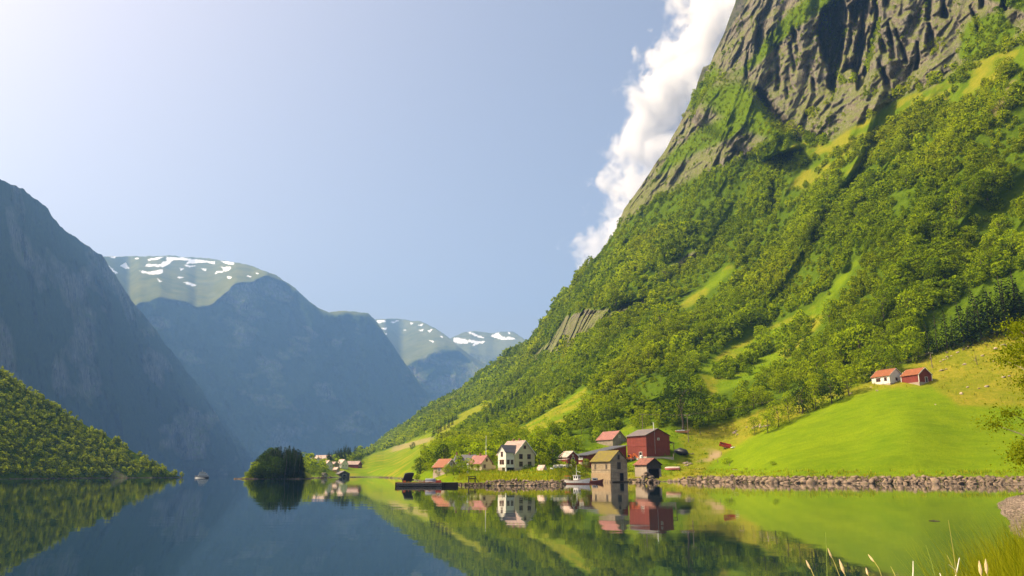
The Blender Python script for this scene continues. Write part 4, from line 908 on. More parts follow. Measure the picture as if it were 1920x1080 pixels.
# small rusty boathouse
L, W = 6.2, 6.0; rz = rot(1214, 40); pos = corner(1213, 884, L, W, rz, 262)
SB = thing("small_boathouse", "low stone boathouse with rusty red roof on a stone pile", "boathouse", pos, rz)
m = MB(); m.box((0, -W / 2 + .3, .3), (L, .6, 4.0)); m.box((0, W / 2 - .3, .3), (L, .6, 4.0)); m.box((-L / 2 + .3, 0, .3), (.6, W - 1.2, 4.0)); m.build("wall", M_FOUND, SB)
MB().prism([(-W / 2, .9), (W / 2, .9), (W / 2, 2.3), (0, 4.2), (-W / 2, 2.3)], L / 2 - .12, L / 2 + .02).build("gable_boarding", M_PLANKD, SB)
MB().box((L / 2 - .6, 0, -.7), (.5, W - 1.3, 3.1)).build("opening_shade", M_BLACK, SB)  # black block stands in for the shade inside the boat slip
roof_mesh(L, W, 2.3, 1.9, .45, .16, .5).build("roof", M_RUSTROOF, SB)
# twin cabins on the pasture
L, W = 8.8, 7.6; rz = rot(1670, 50); pos = corner(1669.5, 722, L, W, rz)
CW = house("cabin", "white cabin with orange roof on the rough pasture", "cabin", pos, rz, L, W, 4.0, 2.9, M_WHITE, M_ORROOF, None, (.8, M_FOUND), M_BRTRIM, .35, (), [('F', -1.7, 2.6, .9, 1.3), ('F', -.6, 2.6, .9, 1.3), ('F', 2.4, 2.6, 1.2, 1.3), ('R', 0, 2.6, 1.0, 1.2)], (), M_TRIM)
L, W = 8.2, 7.0; rz = rot(1724, 50); pos = corner(1724.5, 723, L, W, rz)
CR = house("cabin", "red plank cabin with orange roof and stone base beside the white cabin", "cabin", pos, rz, L, W, 4.6, 2.6, M_REDD, M_ORROOF, None, (1.5, M_FOUND), M_TRIM, .35, (), (), [('R', .5, 1.5, 1.2, 2.0, M_PLANKD)], M_TRIM)
for sx, sy in ((1, -1), (-1, -1), (1, 1)): MB().box((sx * L / 2, sy * W / 2, 3.0), (.24, .24, 3.1)).build("corner_board", M_TRIM, CR)
# houses left of the cream one
L, W = 6.2, 5.2; rz = rot(834, 38); pos = corner(834, 889, L, W, rz)
house("house", "small house with bright orange tile roof and grey gable", "house", pos, rz, L, W, 2.4, 2.4, M_GREYH, M_ORROOF, None, (.4, M_FOUND), M_TRIM, .4, (), [('R', 0, 3.2, .8, 1.1), ('R', -1.5, 1.3, 1.0, 1.1), ('F', 0, 1.5, 1.2, 1.1)], (), M_TRIM)
L, W = 7.4, 5.6; rz = rot(872, 62); pos = corner(884, 880, L, W, rz)
house("house", "house with dark blue slate roof behind the fruit trees", "house", pos, rz, L, W, 2.2, 2.6, M_WHITE, M_SLATE, None, None, M_TRIM, .4, [(1.5, 0, .8, .5), (-3.6, 0, 1.0, .5)], [('F', 1, 1.6, 1.1, 1.2)], ())
L, W = 6.2, 4.8; rz = rot(903, 44); pos = corner(903, 883, L, W, rz)
HR = house("house", "pale house with faded red roof beside the flagpole", "house", pos, rz, L, W, 2.6, 2.3, M_CREAM, M_REDROOF, None, (.4, M_FOUND), M_BRTRIM, .5, [(0, 0, .8, .5)], [('R', -.1, 3.5, .7, .9), ('R', -1.1, 1.5, .9, 1.1), ('F', 1.4, 1.5, 1.0, 1.1), ('F', -1.4, 1.5, 1.0, 1.1)], ())
m = MB(); m.prism([(W / 2, -1), (W / 2 + 3.2, -1), (W / 2 + 2.6, 1.8), (W / 2, 2.1)], -1.2, 2.2); m.build("annex", M_CREAM, HR)
L, W = 5.0, 5.2; rz = rot(1064, 38); pos = corner(1064, 868.5, L, W, rz)
house("shed", "small dark red shed with pale roof behind the hay bales", "shed", pos, rz, L, W, 2.4, 1.9, M_REDD, M_PALEROOF, None, None, M_TRIM, .5, (), [('R', 0, 2.8, .6, .6)], [('R', .0, 0, 1.2, 1.9, M_BLACK)], M_TRIM)
sh = thing("open_shelter", "flat grey roofed open shelter on posts behind the hay bales", "shelter", on_slope(1052, 872), rot(1052, 70))
MB().obox((0, 0, 1.9), (1, 0, .06), (0, 1, .1), (-.06, -.1, 1), 5.4, 3.0, .12).build("roof", M_PALEROOF, sh)
for sx in (-1, 1):
    for sy in (-1, 1): MB().box((sx * 2.4, sy * 1.2, .85), (.14, .14, 2.1)).build("post", M_POLE, sh)
# village
VIL = [("boathouse", "red roofed boathouse against the headland spruces", "boathouse", 577, 883, 8.5, 7.0, 2.6, 3.0, M_GREY, M_REDROOF, 60, 0),
       ("house", "white house with tall grey roof nearest the headland", "house", 586, 875.5, 8.5, 9.0, 4.0, 3.6, M_WHITE, M_PALEROOF, 30, 4),
       ("house", "low house with pink roof between white house and long red barn", "house", 599, 872, 9.0, 6.0, 2.6, 2.2, M_RED, M_PINKROOF, 62, 2),
       ("red_barn", "long red barn with pale roof highest among the village roofs", "barn", 617, 868.5, 11.5, 7.0, 3.6, 2.6, M_RED, M_PALEROOF, 74, 3),
       ("house", "white gabled house below the long red barn in the village", "house", 611, 878.5, 6.0, 6.4, 3.4, 2.8, M_WHITE, M_PALEROOF, 35, 3),
       ("house", "brown house right of the village's white gabled house", "house", 624, 879.5, 6.5, 6.0, 3.2, 2.4, M_GREY, M_PINKROOF, 40, 2),
       ("house", "white house beside the tall dark village spruce", "house", 640, 878, 6.5, 6.4, 3.8, 3.0, M_WHITE, M_PALEROOF, 38, 4),
       ("red_barn", "red farm barn with pink roof at the village's right end", "barn", 671, 878, 11.0, 7.0, 3.0, 2.6, M_REDD, M_PINKROOF, 62, 2),
       ("cottage", "small brown cottage among trees above the village's white house", "cottage", 628, 868, 4.6, 4.4, 2.2, 1.8, M_GREY, M_DARKROOF, 50, 1),
       ("boathouse", "wide dark low boathouse on the village shore", "boathouse", 636, 893, 8.6, 8.6, 1.9, 2.2, M_PLANKD, M_DARKROOF, 20, 0),
       ("shed", "small grey shed at the village waterside", "shed", 607, 895, 3.6, 3.4, 2.0, 1.4, M_GREY, M_DARKROOF, 40, 1),
       ("cottage", "tiny white roofed cottage just above the dark village boathouse", "cottage", 631, 885, 4.0, 3.6, 2.0, 1.6, M_PINKROOF, M_PALEROOF, 50, 1)]
for (nm, lb, ct, x, y, L, W, H, rs, wm, rm, ph, nw) in VIL:
    rz = rot(x, ph); r_ = float(np.hypot(*on_slope(x, y)[:2])); k = max(.8, min(1.25, r_ / 640)); L, W, H, rs = L * k, W * k, H * k, rs * k
    ws = [('F', u, H * .55, 1.0, 1.2) for u in np.linspace(-L * .3, L * .3, max(1, nw - 1))] + [('R', u, H * .55, 1.0, 1.2) for u in (-W * .22, W * .22)] if nw else []
    d_ = [('R', 0, 0, 2.6, H * .8, M_BLACK)] if nw == 0 else ()
    house(nm, lb, ct, corner(x, y, L, W, rz), rz, L, W, H, rs, wm, rm, None, None, M_TRIM, .45, [(0, 0, .7, .6)] if nm == "house" else (), ws, d_)

# ================================================================ boats, pier and gear
def hull_rings(L, B, D, sheer=.35, n=13, flat=.0, stern=.75, fr=.25):
    """half model of a boat: bow at +x"""
    rings = []
    for i in range(n):
        s = i / (n - 1); x = -L / 2 + L * s
        bw = B / 2 * (stern + (1 - stern) * min(1, s / .35)) * (1 if s < .55 else max(.02, math.cos((s - .55) / .45 * math.pi / 2) ** .8))
        zt = D + sheer * (2 * abs(s - .42)) ** 2; zk = -fr + (.9 * fr) * max(0, (s - .7) / .3) ** 2
        rake = .12 * L * max(0, (s - .7) / .3) ** 2
        pts = []
        for q in np.linspace(-1, 1, 11):
            a = abs(q); w_ = bw * min(1, (a ** .32)); z = zk + (zt - zk) * a ** 1.9
            pts.append((x + rake * (z - zk) / (zt - zk + 1e-6) * .6, math.copysign(w_, q) if a > 0 else 0, z))
        rings.append(pts)
    return rings
def boat_mesh(L, B, D, **k):
    rg_ = hull_rings(L, B, D, **k); m = MB(); n = len(rg_[0]); b = len(m.v); vs = [p for r_ in rg_ for p in r_]; fs = []
    for i in range(len(rg_) - 1):
        for j in range(n - 1): fs.append((i * n + j, (i + 1) * n + j, (i + 1) * n + j + 1, i * n + j + 1))
    fs.append(tuple(range(n))); m.add(vs, fs)
    dk = []; m2 = MB(); e = []
    for r_ in rg_: e += [(r_[0][0], r_[0][1] * .97, r_[0][2] - .12), (r_[-1][0], r_[-1][1] * .97, r_[-1][2] - .12)]
    m2.add(e, [(2 * i, 2 * i + 2, 2 * i + 3, 2 * i + 1) for i in range(len(rg_) - 1)])
    rail = [MB(), MB()]
    gun = MB()
    for sgn in (0, -1): gun.tube([(r_[sgn][0], r_[sgn][1], r_[sgn][2]) for r_ in rg_], .045, 5)
    return m, m2, gun
def low_hull_mat(name, top, low, z):
    t = NT(name); o = t.obj(); sx = t.n("SeparateXYZ"); t.t.links.new(o, sx.inputs[0]); c = t.mix(t.math('LESS_THAN', sx.outputs[2], z), top, low)
    c = t.mix(t.ramp(t.noise(2.5, 5, .6, o), (.45, 0.), (.75, .35)), c, (.3, .2, .12)); t.bsdf(c, .4, None, .4); return t.m
wp = on_water(1080, 907.6); fb = thing("fishing_boat", "white fishing boat with red bottom and wheelhouse left of the mossy boathouse", "boat", wp, R(-36))
hm, dm, gm = boat_mesh(8.0, 2.5, .95, sheer=.5, stern=.7, fr=.3)
hm.build("hull", low_hull_mat("boat hull paint", (.86, .84, .80), (.42, .13, .07), .28), fb, smooth=True); dm.build("deck", M_PLANK, fb); gm.build("gunwale", M_BRTRIM, fb)
wh = MB().box((.3, 0, 1.5), (1.5, 1.3, 1.5)).build("wheelhouse", M_WPAINT, fb)
MB().box((.3, 0, 2.29), (1.8, 1.55, .09)).build("roof", M_WPAINT, wh)
for sy in (-1, 1):
    for u in (-.05, .62): MB().box((u, sy * .655, 1.75), (.42, .03, .55)).build("pane", M_GLASS, wh)
for u in (-.3, .3): MB().box((1.055, u, 1.75), (.03, .42, .5)).build("pane", M_GLASS, wh)
m = MB(); m.tube([(.2, 0, 2.2), (.2, 0, 5.0)], [.06, .03], 6); m.tube([(.2, 0, 3.4), (1.5, 0, 3.0)], .03, 5); m.tube([(.2, -.4, 3.9), (.2, .4, 3.9)], .03, 5); m.build("mast", M_WPAINT, fb)
m = MB(); m.box((-2.6, 0, 2.1), (1.3, 1.3, .12)); m.build("stern_canopy", M_ORP, fb)
m = MB()
for sx in (-3.1, -2.1):
    for sy in (-.5, .5): m.tube([(sx, sy, .8), (sx, sy, 2.05)], .035, 5)
m.build("canopy_frame", M_STEEL, fb)
wp = on_water(1117, 905.5); wb = thing("motor_boat", "small dark red boat with grey cabin moored at the mossy boathouse", "boat", wp, R(-20))
hm, dm, gm = boat_mesh(4.3, 1.7, .62, sheer=.4, stern=.75, fr=.2); hm.build("hull", simple("dark red hull", (.20, .06, .05), .5, .3, 3), wb, smooth=True); dm.build("deck", M_PLANKD, wb); gm.build("gunwale", M_BRTRIM, wb)
c_ = MB().prism([(-.6, .5), (.6, .5), (.5, 1.5), (-.5, 1.5)], -1.0, .5).build("cabin", M_GREYP, wb); MB().box((-.2, -.585, 1.1), (.9, .06, .35)).build("pane", M_GLASS, c_)
for (x, y, lab) in ((1101, 903, "thin mooring stake between the two moored boats"), (1106, 902, "thicker mooring stake at the mossy boathouse's left corner")):
    p = on_water(x, y); st = MB(); st.tube([(0, 0, -1), (.05, 0, 2.8 if x < 1103 else 3.4)], .08 if x < 1103 else .12, 6); tag(st.build("mooring_stake", M_TIMBER, None, p), lab, "stake")
# sightseeing ferry far out
p = pix(379, 896.4, CAM_H / -tanel(379, 896.4)); p[2] = 0; fy = thing("ferry", "white passenger ferry with a bow wave far down the fjord", "ferry", p, R(200))
hm, dm, gm = boat_mesh(8.4, 2.7, 1.25, sheer=.5, stern=.9, fr=.4); hm.build("hull", low_hull_mat("ferry hull paint", (.30, .32, .36), (.05, .06, .09), .75), fy, smooth=True); dm.build("deck", M_STEEL, fy)
for k, (z, l, b, dx) in enumerate(((1.75, 6.4, 2.4, -.4), (2.75, 5.2, 2.2, -.3), (3.6, 3.6, 1.9, .1))):
    dk = MB().box((dx, 0, z), (l, b, .85)).build("superstructure", M_WPAINT, fy)
    for sy in (-1, 1): MB().box((dx, sy * (b / 2 + .01), z + .08), (l * .86, .04, .34)).build("window_band", M_GLASS, dk)
m = MB(); m.tube([(.2, 0, 4.0), (.2, 0, 5.4)], [.09, .05], 6); m.tube([(.2, -.5, 4.9), (.2, .5, 4.9)], .04, 5); m.build("mast", M_WPAINT, fy)
M_FOAM = simple("foam", (.8, .82, .82), .7, .1)
m = MB()
for sy in (-1, 1): m.tube([(4.6, 0, .15), (3.2, sy * 1.3, .25), (1.5, sy * 2.0, .12), (-2, sy * 2.6, .03)], [.15, .34, .22, .05], 6)
m.build("bow_wave", M_FOAM, fy)
# tyre-hung pier
pa, pb_ = on_water(746, 912.2), on_water(826, 912.2); ax = (pb_ - pa); Lp = float(np.linalg.norm(ax)); mid = (pa + pb_) / 2; rzp = math.atan2(ax[1], ax[0])
pr_ = thing("pier", "dark concrete pier hung with a row of black tyres", "pier", mid, rzp)
MB().box((0, 2.0, -.05), (Lp + 1.2, 4.0, 1.6)).build("body", M_TIMBER, pr_); MB().box((0, 2.0, .81), (Lp + 1.3, 4.15, .12)).build("deck", M_DECK, pr_)
MB().box((Lp / 2 + 2.0, 3.2, -.05), (2.8, 5.0, 1.75)).build("body", M_TIMBER, pr_)
for k in range(17):
    MB().torus((-Lp / 2 + .05 + k * (Lp + .1) / 16.3 , -.13 , .34 + .05 * ((k * 7) % 3)), (0, 1, .1), .25, .085).build("tyre", M_RUBBER, pr_)
m = MB()
for k in range(9): m.tube([(-Lp / 2 + k * Lp / 8, .1, .7), (-Lp / 2 + k * Lp / 8, .1, 1.1)], .06, 6)
m.build("bollards", M_REDP, pr_)
def on_pier(u, v, z=.88): c, s = math.cos(rzp), math.sin(rzp); return np.array([mid[0] + u * c - v * s, mid[1] + u * s + v * c, z])
dg = thing("dinghy", "grey upturned dinghy lying on the tyre pier", "boat", on_pier(2.2, 2.4), rzp + .1)
hm, _, gm = boat_mesh(2.3, 1.2, .5, sheer=.15, stern=.7, fr=.15); ob = hm.build("hull", M_GREYP, dg, smooth=True); ob.rotation_euler = (math.pi, 0, 0); ob.location = (0, 0, .62); ob = gm.build("gunwale", M_TRIM, dg); ob.rotation_euler = (math.pi, 0, 0); ob.location = (0, 0, .62)
rc = thing("fish_crate", "red crate with rope on the pier's right end", "crate", on_pier(4.1, .7), rzp)
m = MB()
for sx in (-1, 1): m.box((sx * .52, 0, .22), (.05, .7, .44))
for sy in (-1, 1): m.box((0, sy * .325, .22), (.99, .05, .44))
m.box((0, 0, .04), (.99, .6, .05)); m.build("box", M_REDP, rc)
m = MB()
for k in range(4): m.torus((0, 0, .3 + .06 * k), (0, 0, 1), .22, .035)
m.build("rope", M_WRAP, rc)
for u, lab in ((-3.3, "small orange red crate on the pier's left half"),):
    q = thing("fish_crate", lab, "crate", on_pier(u, .8), rzp + .2); m = MB(); m.box((0, 0, .13), (.5, .4, .26)); m.box((0, 0, .3), (.56, .46, .06)); m.build("box", M_ORP, q)
# tar-black covered boat, dark stones beyond the pier
def cover_mesh():
    m = MB(); rg_ = []
    for w_, dz in ((-.75, -.35), (-.6, 0), (0, .08), (.6, 0), (.75, -.35)): rg_.append([(-1.25, w_, -.4), (.75, w_, -.4), (1.0, w_, .7), (1.25, w_, 1.55 + dz), (.2, w_, 1.6 + dz), (-.75, w_, 1.4 + dz), (-1.05, w_, .5)])
    m.loft(rg_); return m
p = pix(765, 898.5, 178); p[2] = max(0.1, p[2] - .2); cb = thing("covered_boat", "tall black tarpaulin covered boat standing behind the tyre pier", "boat", p, .2)
cover_mesh().build("tarpaulin", M_TARP, cb, smooth=False); MB().box((0, 0, .05), (2.6, .3, .35)).build("keel_block", M_PLANKD, cb)
tree_px("shrub", "small dark shrub right of the black covered boat", BRD[2], 782, 900, 10, 178, None, 1.3, "shrub")
# jetty and trestle
ja, jb = on_water(856, 911.0), on_water(918, 911.0); ax = jb - ja; Lj = float(np.linalg.norm(ax)); rj = math.atan2(ax[1], ax[0]); mj = (ja + jb) / 2
jt = thing("jetty", "low dark plank jetty joining the tyre pier to the shore", "jetty", mj, rj)
MB().box((0, .5, .62), (Lj, 1.2, .12)).build("deck", M_DECK, jt)
for k in range(9):
    m = MB(); m.tube([(-Lj / 2 + .3 + k * (Lj - .6) / 8, .1, -1), (-Lj / 2 + .3 + k * (Lj - .6) / 8, .1, .58)], .09, 6); m.build("leg", M_TIMBER, jt)
p = on_water(885, 909.5); ts = thing("loading_trestle", "dark timber loading trestle with slanted brace on the jetty", "trestle", p, .1)
for sx in (-.75, .75):
    for sy in (0, 1.2): m = MB(); m.tube([(sx * 1.25, sy, -1), (sx, sy, 1.9)], .11, 6); m.build("leg", M_TIMBER, ts)
MB().box((0, .6, 1.98), (2.0, 1.6, .2)).build("platform", M_TIMBER, ts)
m = MB(); m.tube([(.8, 0, 1.8), (1.7, 0, .6)], .09, 6); m.build("brace", M_TIMBER, ts); MB().box((0, .6, 1.5), (1.6, 1.3, .3)).build("beam", M_TIMBER, ts)
# farm gear
for k in range(6):
    x = 1040.5 + k * 5.9; p = on_slope(x, 878 - .2 * k); rr = .55
    m = MB(); m.tube([(0, -.6, rr), (0, -.52, rr), (0, .52, rr), (0, .6, rr)], [rr * .86, rr, rr, rr * .86], 14)
    b = m.build("hay_bale", M_WRAP, None, p, .3 + .5 * k, True); b.data.polygons.foreach_set("use_smooth", [len(q.vertices) == 4 for q in b.data.polygons])
    b.scale = (1.0, 1.0, 1.0 + .04 * (k % 3)); tag(b, ["leftmost white wrapped hay bale of the row", "second white wrapped hay bale from the left", "third white hay bale from the left in the row", "third white hay bale from the right in the row", "second white wrapped hay bale from the right", "rightmost white wrapped hay bale of the row"][k], "hay bale", "wrapped hay bales in a row")
p = on_slope(1016, 881.5); tp = thing("tarp_tent", "pale A shaped tarp over a pile right of the cream house", "tarp", p, rot(1016, 50))
MB().prism([(-1.2, -.1), (1.2, -.1), (.1, 1.5), (-.1, 1.5)], -1.3, 1.3).build("cover", M_PALEROOF, tp); m = MB(); m.tube([(-1.6, 0, 1.5), (1.6, 0, 1.5)], .06, 6); m.build("ridge_pole", M_POLE, tp)
p = on_slope(1033, 880); tu = thing("white_tub", "low white tub upside down in grass by the tarp", "tub", p, .2); m = MB(); m.tube([(0, 0, 0), (0, 0, .3), (0, 0, .42)], [.75, .68, .45], 12); m.build("body", M_WPAINT, tu); m = MB(); m.torus((0, 0, .02), (0, 0, 1), .76, .05); m.build("rim", M_WPAINT, tu)
p = on_slope(1203, 863); tk = thing("water_tank", "white upright tank at the red barn's front wall", "tank", p, 0); m = MB(); m.tube([(0, 0, -.3), (0, 0, 1.7), (0, 0, 1.9)], [.62, .62, .4], 14); m.build("body", M_WPAINT, tk); MB().box((0, 0, 1.93), (.3, .3, .1)).build("lid", M_STEEL, tk)
# orange loader
p = on_slope(1184, 864); ld = thing("loader", "orange loader with raised arm beneath the red barn's left side", "loader", p, rot(1184, 60))
MB().prism([(-1.0, .5), (1.0, .5), (.95, 1.2), (-.95, 1.2)], -1.7, .6).build("body", M_ORP, ld); c_ = MB().prism([(-.8, 1.2), (.8, 1.2), (.65, 2.5), (-.65, 2.5)], -1.2, .0).build("cab", M_ORP, ld); MB().box((-.6, -.79, 1.85), (.8, .08, .7)).build("pane", M_GLASS, c_)
m = MB(); m.tube([(.3, -.5, 1.2), (1.4, -.5, 2.7), (3.0, -.5, .8)], .16, 6); m.tube([(.3, .5, 1.2), (1.4, .5, 2.7), (3.0, .5, .8)], .16, 6); m.build("arm", M_ORP, ld)
MB().prism([(-.9, .3), (.9, .3), (.9, .9), (-.9, .9)], 2.8, 3.5).build("bucket", M_STEEL, ld)
for sx in (-1.2, .5):
    for sy in (-1.05, 1.05): MB().torus((sx, sy, .5), (0, 1, 0), .34, .17).build("wheel", M_RUBBER, ld)
# concrete wall and black covered heap by the barn
p0, p1 = on_slope(1214, 864), on_slope(1262, 862); d = p1 - p0; Lw = float(np.hypot(d[0], d[1])); wl_ = MB(); wl_.box((0, 0, .0), (Lw, .4, 2.4)); wl_.box((0, 0, 1.25), (Lw + .1, .5, .12)); tag(wl_.build("concrete_wall", M_CONC, None, (p0 + p1) / 2, math.atan2(d[1], d[0])), "low concrete retaining wall in front of the red barn's gable", "wall")
p = on_slope(1263, 862); m = MB(); m.tube([(0, 0, -.3), (0, 0, 2.3)], .16, 6); tag(m.build("gate_post", M_FOUND, None, p), "pale post at the right end of the concrete wall", "post")
p = on_slope(1276, 851); m = MB()
rgs = []
for i in range(9):
    s = -1 + 2 * i / 8; q = math.sqrt(max(.04, 1 - s * s * .95)); rgs.append([(3.4 * s, 1.9 * q * math.cos(a) * (1 + .1 * math.sin(3 * a + i)), max(-.6, 2.3 * q * math.sin(a) * (1 + .08 * math.sin(2 * i)))) for a in np.linspace(-.3, math.pi + .3, 9)])
m.loft(rgs); o = m.build("silage_heap", M_TARP, None, p, rot(1276, 60), True); tag(o, "black plastic covered silage heap right of the red barn", "silage heap")
for k, (x, y, lab, mt) in enumerate([(1293, 852, "pale planks stacked in grass right of the black heap", M_PLANK), (1310, 880.5, "single pale plank lying in the shore grass", M_WPAINT), (1379, 882, "white board lying in grass above the rock shore", M_WPAINT)]):
    p = on_slope(x, y); m = MB()
    for q in range(3 if k == 0 else 1): m.obox((q * .1, q * .18, .25 + .1 * q), (1, 0, .03), (0, 1, 0), (-.03, 0, 1), 3.4 - .6 * k, .22, .08)
    tag(m.build("plank_stack" if k == 0 else "plank", mt, None, p, rot(x, 80) + .2), lab, "plank")
# overturned boat, tarp boat, trailer
p = on_slope(1261, 881); ub = thing("upturned_boat", "pinkish white upturned boat with red side in the shore grass", "boat", p, rot(1261, 90) + math.pi + .1)
hm, _, gm = boat_mesh(5.4, 1.9, .8, sheer=.2, stern=.7, fr=.2); ob = hm.build("hull", low_hull_mat("upturned hull paint", (.45, .13, .10), (.74, .60, .50), .3), ub, smooth=True); ob.rotation_euler = (math.pi, 0, 0); ob.location = (0, 0, .95); ob = gm.build("gunwale", M_REDP, ub); ob.rotation_euler = (math.pi, 0, 0); ob.location = (0, 0, .95)
p = on_slope(1279, 811.5); hb_ = thing("hauled_boat", "old pale and orange boat hauled up by the right utility pole", "boat", p, rot(1279, 80) + .12)
hm, dm, gm = boat_mesh(5.6, 1.9, .8, sheer=.3, stern=.7, fr=.2); hm.build("hull", simple("faded orange hull", (.50, .22, .13), .6, .3, 3), hb_, smooth=True); dm.build("deck", M_PLANKD, hb_); gm.build("gunwale", M_TRIM, hb_); MB().prism([(-.85, .75), (.85, .75), (0, 1.25)], -2.2, 1.2).build("cover", M_GREYP, hb_)
p = on_slope(1361, 840.5); tr = thing("farm_trailer", "red tipping farm trailer with raised front on the meadow", "trailer", p, rot(1361, 75) + .15)
bd = MB(); bd.obox((-.2, 0, 1.05), (.96, 0, -.28), (0, 1, 0), (.28, 0, .96), 4.6, 2.0, .14)
for sy in (-1, 1): bd.obox((-.1, sy * 1.0, 1.35), (.96, 0, -.28), (0, 1, 0), (.28, 0, .96), 4.6, .08, .95)
bd.obox((2.05, 0, .75), (.96, 0, -.28), (0, 1, 0), (.28, 0, .96), .08, 2.0, .95); bd = bd.build("bed", M_REDP, tr); bd.rotation_euler = (.42, 0, 0)
MB().obox((-1.3, 0, 1.56), (.96, 0, -.28), (0, 1, 0), (.28, 0, .96), 1.6, 1.8, .3).build("load", M_BLACK, tr).rotation_euler = (.42, 0, 0)
m = MB(); m.box((.2, 0, .55), (3.0, .18, .18)); m.box((.2, -.7, .7), (2.6, .14, .16)); m.box((.2, .7, .7), (2.6, .14, .16)); m.tube([(1.6, 0, .55), (3.4, 0, .3)], .07, 6); m.build("chassis", M_REDP, tr)
for sy in (-.95, .95):
    for sx in (-.2, .6): wv = MB().torus((sx, sy, .42), (0, 1, 0), .28, .14).build("wheel", M_RUBBER, tr); m = MB(); m.tube([(sx, sy - .08, .42), (sx, sy + .08, .42)], .2, 10); m.build("rim", M_WPAINT, wv)
p = on_slope(1375, 840); pl = MB(); pl.box((0, 0, .2), (2.0, .8, .3)); pl.box((.3, .1, .42), (1.2, .5, .14)); tag(pl.build("pale_sack", M_WPAINT, None, p, .4), "white sack lying beside the red trailer", "sack")
# poles and wires
def pole_top(o, h): return Vector(o.location) + Vector((0, 0, h))
PL = []
for (x, y, hp, lab) in [(1205, 806, 30, "thin utility pole standing behind the red barn"), (1291, 829, 51, "utility pole with crossarm right of the red barn"), (1500, 775, 34, "utility pole among the trees of the meadow row"), (1748, 690, 30, "utility pole on the pasture behind the red cabin")]:
    p = on_slope(x, y); h = hp * mpp(x, np.hypot(p[0], p[1])); po = thing("utility_pole", lab, "pole", p, .35, "utility poles along the power line")
    m = MB(); m.tube([(0, 0, -.8), (0, 0, h)], [.17, .12], 8); m.build("post", M_POLE, po)
    MB().box((0, 0, h - .35), (2.4, .14, .16)).build("crossarm", M_POLE, po)
    for q in (-1, 0, 1):
        m = MB(); m.tube([(q * 1.05, 0, h - .27), (q * 1.05, 0, h - .02)], .06, 6); m.build("insulator", M_WPAINT, po)
    PL.append((p, h))
for a, b in zip(PL[:-1], PL[1:]):
    m = MB(); ca, sa = math.cos(.35), math.sin(.35)
    for q in (-1.05, 0, 1.05):
        A = Vector(a[0]) + Vector((q * ca, q * sa, a[1])); B = Vector(b[0]) + Vector((q * ca, q * sa, b[1])); sag = (A - B).length * .012
        m.tube([A.lerp(B, s) - Vector((0, 0, sag * 4 * s * (1 - s))) for s in np.linspace(0, 1, 9)], .013, 4)
    tag(m.build("power_line", M_POLE, None), ["three wires strung from behind the barn to the crossarm pole", "three wires rising from the crossarm pole to the meadow trees", "three wires rising from the meadow trees past the cabins"][len([o for o in C.objects if o.name.startswith("power_line")]) - 1], "power line")
p = on_slope(911, 882); m = MB(); h = 62 * mpp(911, np.hypot(p[0], p[1])); fp = thing("flagpole", "tall white flagpole left of the cream house", "flagpole", p); m.tube([(0, 0, -.5), (0, 0, h)], [.12, .06], 8); m.build("post", M_WPAINT, fp); m = MB(); m.tube([(0, 0, h), (0, 0, h + .25)], [.12, .1], 8); m.build("finial", M_WPAINT, fp)
p = on_slope(877, 888); lp = thing("lamp_post", "short post with round white lamp by the shore grass", "lamp post", p); m = MB(); m.tube([(0, 0, -.3), (0, 0, 2.5)], .07, 8); m.build("post", M_WPAINT, lp)
m = MB(); m.loft([[(.3 * math.sin(a) * math.cos(b), .3 * math.sin(a) * math.sin(b), 2.7 - .3 * math.cos(a)) for b in np.linspace(0, 6.283, 11)[:-1]] for a in np.linspace(.1, 3.04, 8)]); m.build("globe", M_WPAINT, lp, smooth=True); MB().box((0, 0, .35), (.7, .5, .7)).build("meter_box", M_WPAINT, lp)
# fence posts by the meadow
for k, (x, y, hp) in enumerate([(1353, 853, 6), (1346, 868, 7), (1313, 815, 7), (1361, 803, 5), (1368, 874, 5), (1330, 806, 4)]):
    p = on_slope(x, y); m = MB(); m.tube([(0, 0, -.3), (.05, 0, hp * .2)], .09, 6)
    tag(m.build("fence_post", M_POLE, None, p), ["leaning fence post at the bend of the dirt track", "dark fence post below the dirt track's bend", "fence post on the grass right of the hauled boat", "pale fence post above the red trailer", "low fence post left of the green meadow bush", "stubby fence post uphill of the hauled boat"][k], "fence post", "old fence posts by the meadow")
tree_px("shrub", "low green bush on the meadow below the dirt track", BR[3], 1363, 869, 11, None, None, 1.9, "shrub"); tree_px("shrub", "reddish brown bush at the meadow's lower left edge", BR[1], 1450, 872, 8, None, None, 1.8, "shrub"); tree_px("shrub", "dark bush at the cream house's gable foot", BRD[3], 990, 886, 14, 250, None, 1.8, "shrub")
# ================================================================ stones
M_ROCK = stone("shore rock", (.105, .078, .058), (.27, .205, .15), 1.6, (.15, .15, .03)); M_BOULD = stone("pasture boulder", (.26, .21, .17), (.42, .34, .27), 1.0, (.14, .15, .03)); M_PEB = stone("gravel", (.12, .095, .075), (.27, .215, .165), 1.5)
def rock_geo(seed, sub=2, rough=.32):
    import bmesh
    rg_ = random.Random(seed); bm = bmesh.new(); bmesh.ops.create_icosphere(bm, subdivisions=sub, radius=1.0)
    pl_ = [(Vector((rg_.gauss(0, 1), rg_.gauss(0, 1), rg_.gauss(0, 1))).normalized(), rg_.uniform(.45, .8)) for _ in range(9)]
    for v in bm.verts:
        for n_, d_ in pl_:
            q = v.co.dot(n_)
            if q > d_: v.co -= n_ * (q - d_) * .85
        v.co += Vector((rg_.gauss(0, .03), rg_.gauss(0, .03), rg_.gauss(0, .03)))
    V = np.array([v.co[:] for v in bm.verts]); F = np.array([[v.index for v in f.verts] for f in bm.faces]); bm.free(); return V, F
RK = [rock_geo(900 + i) for i in range(9)]; RKL = [rock_geo(950 + i, 1) for i in range(6)]
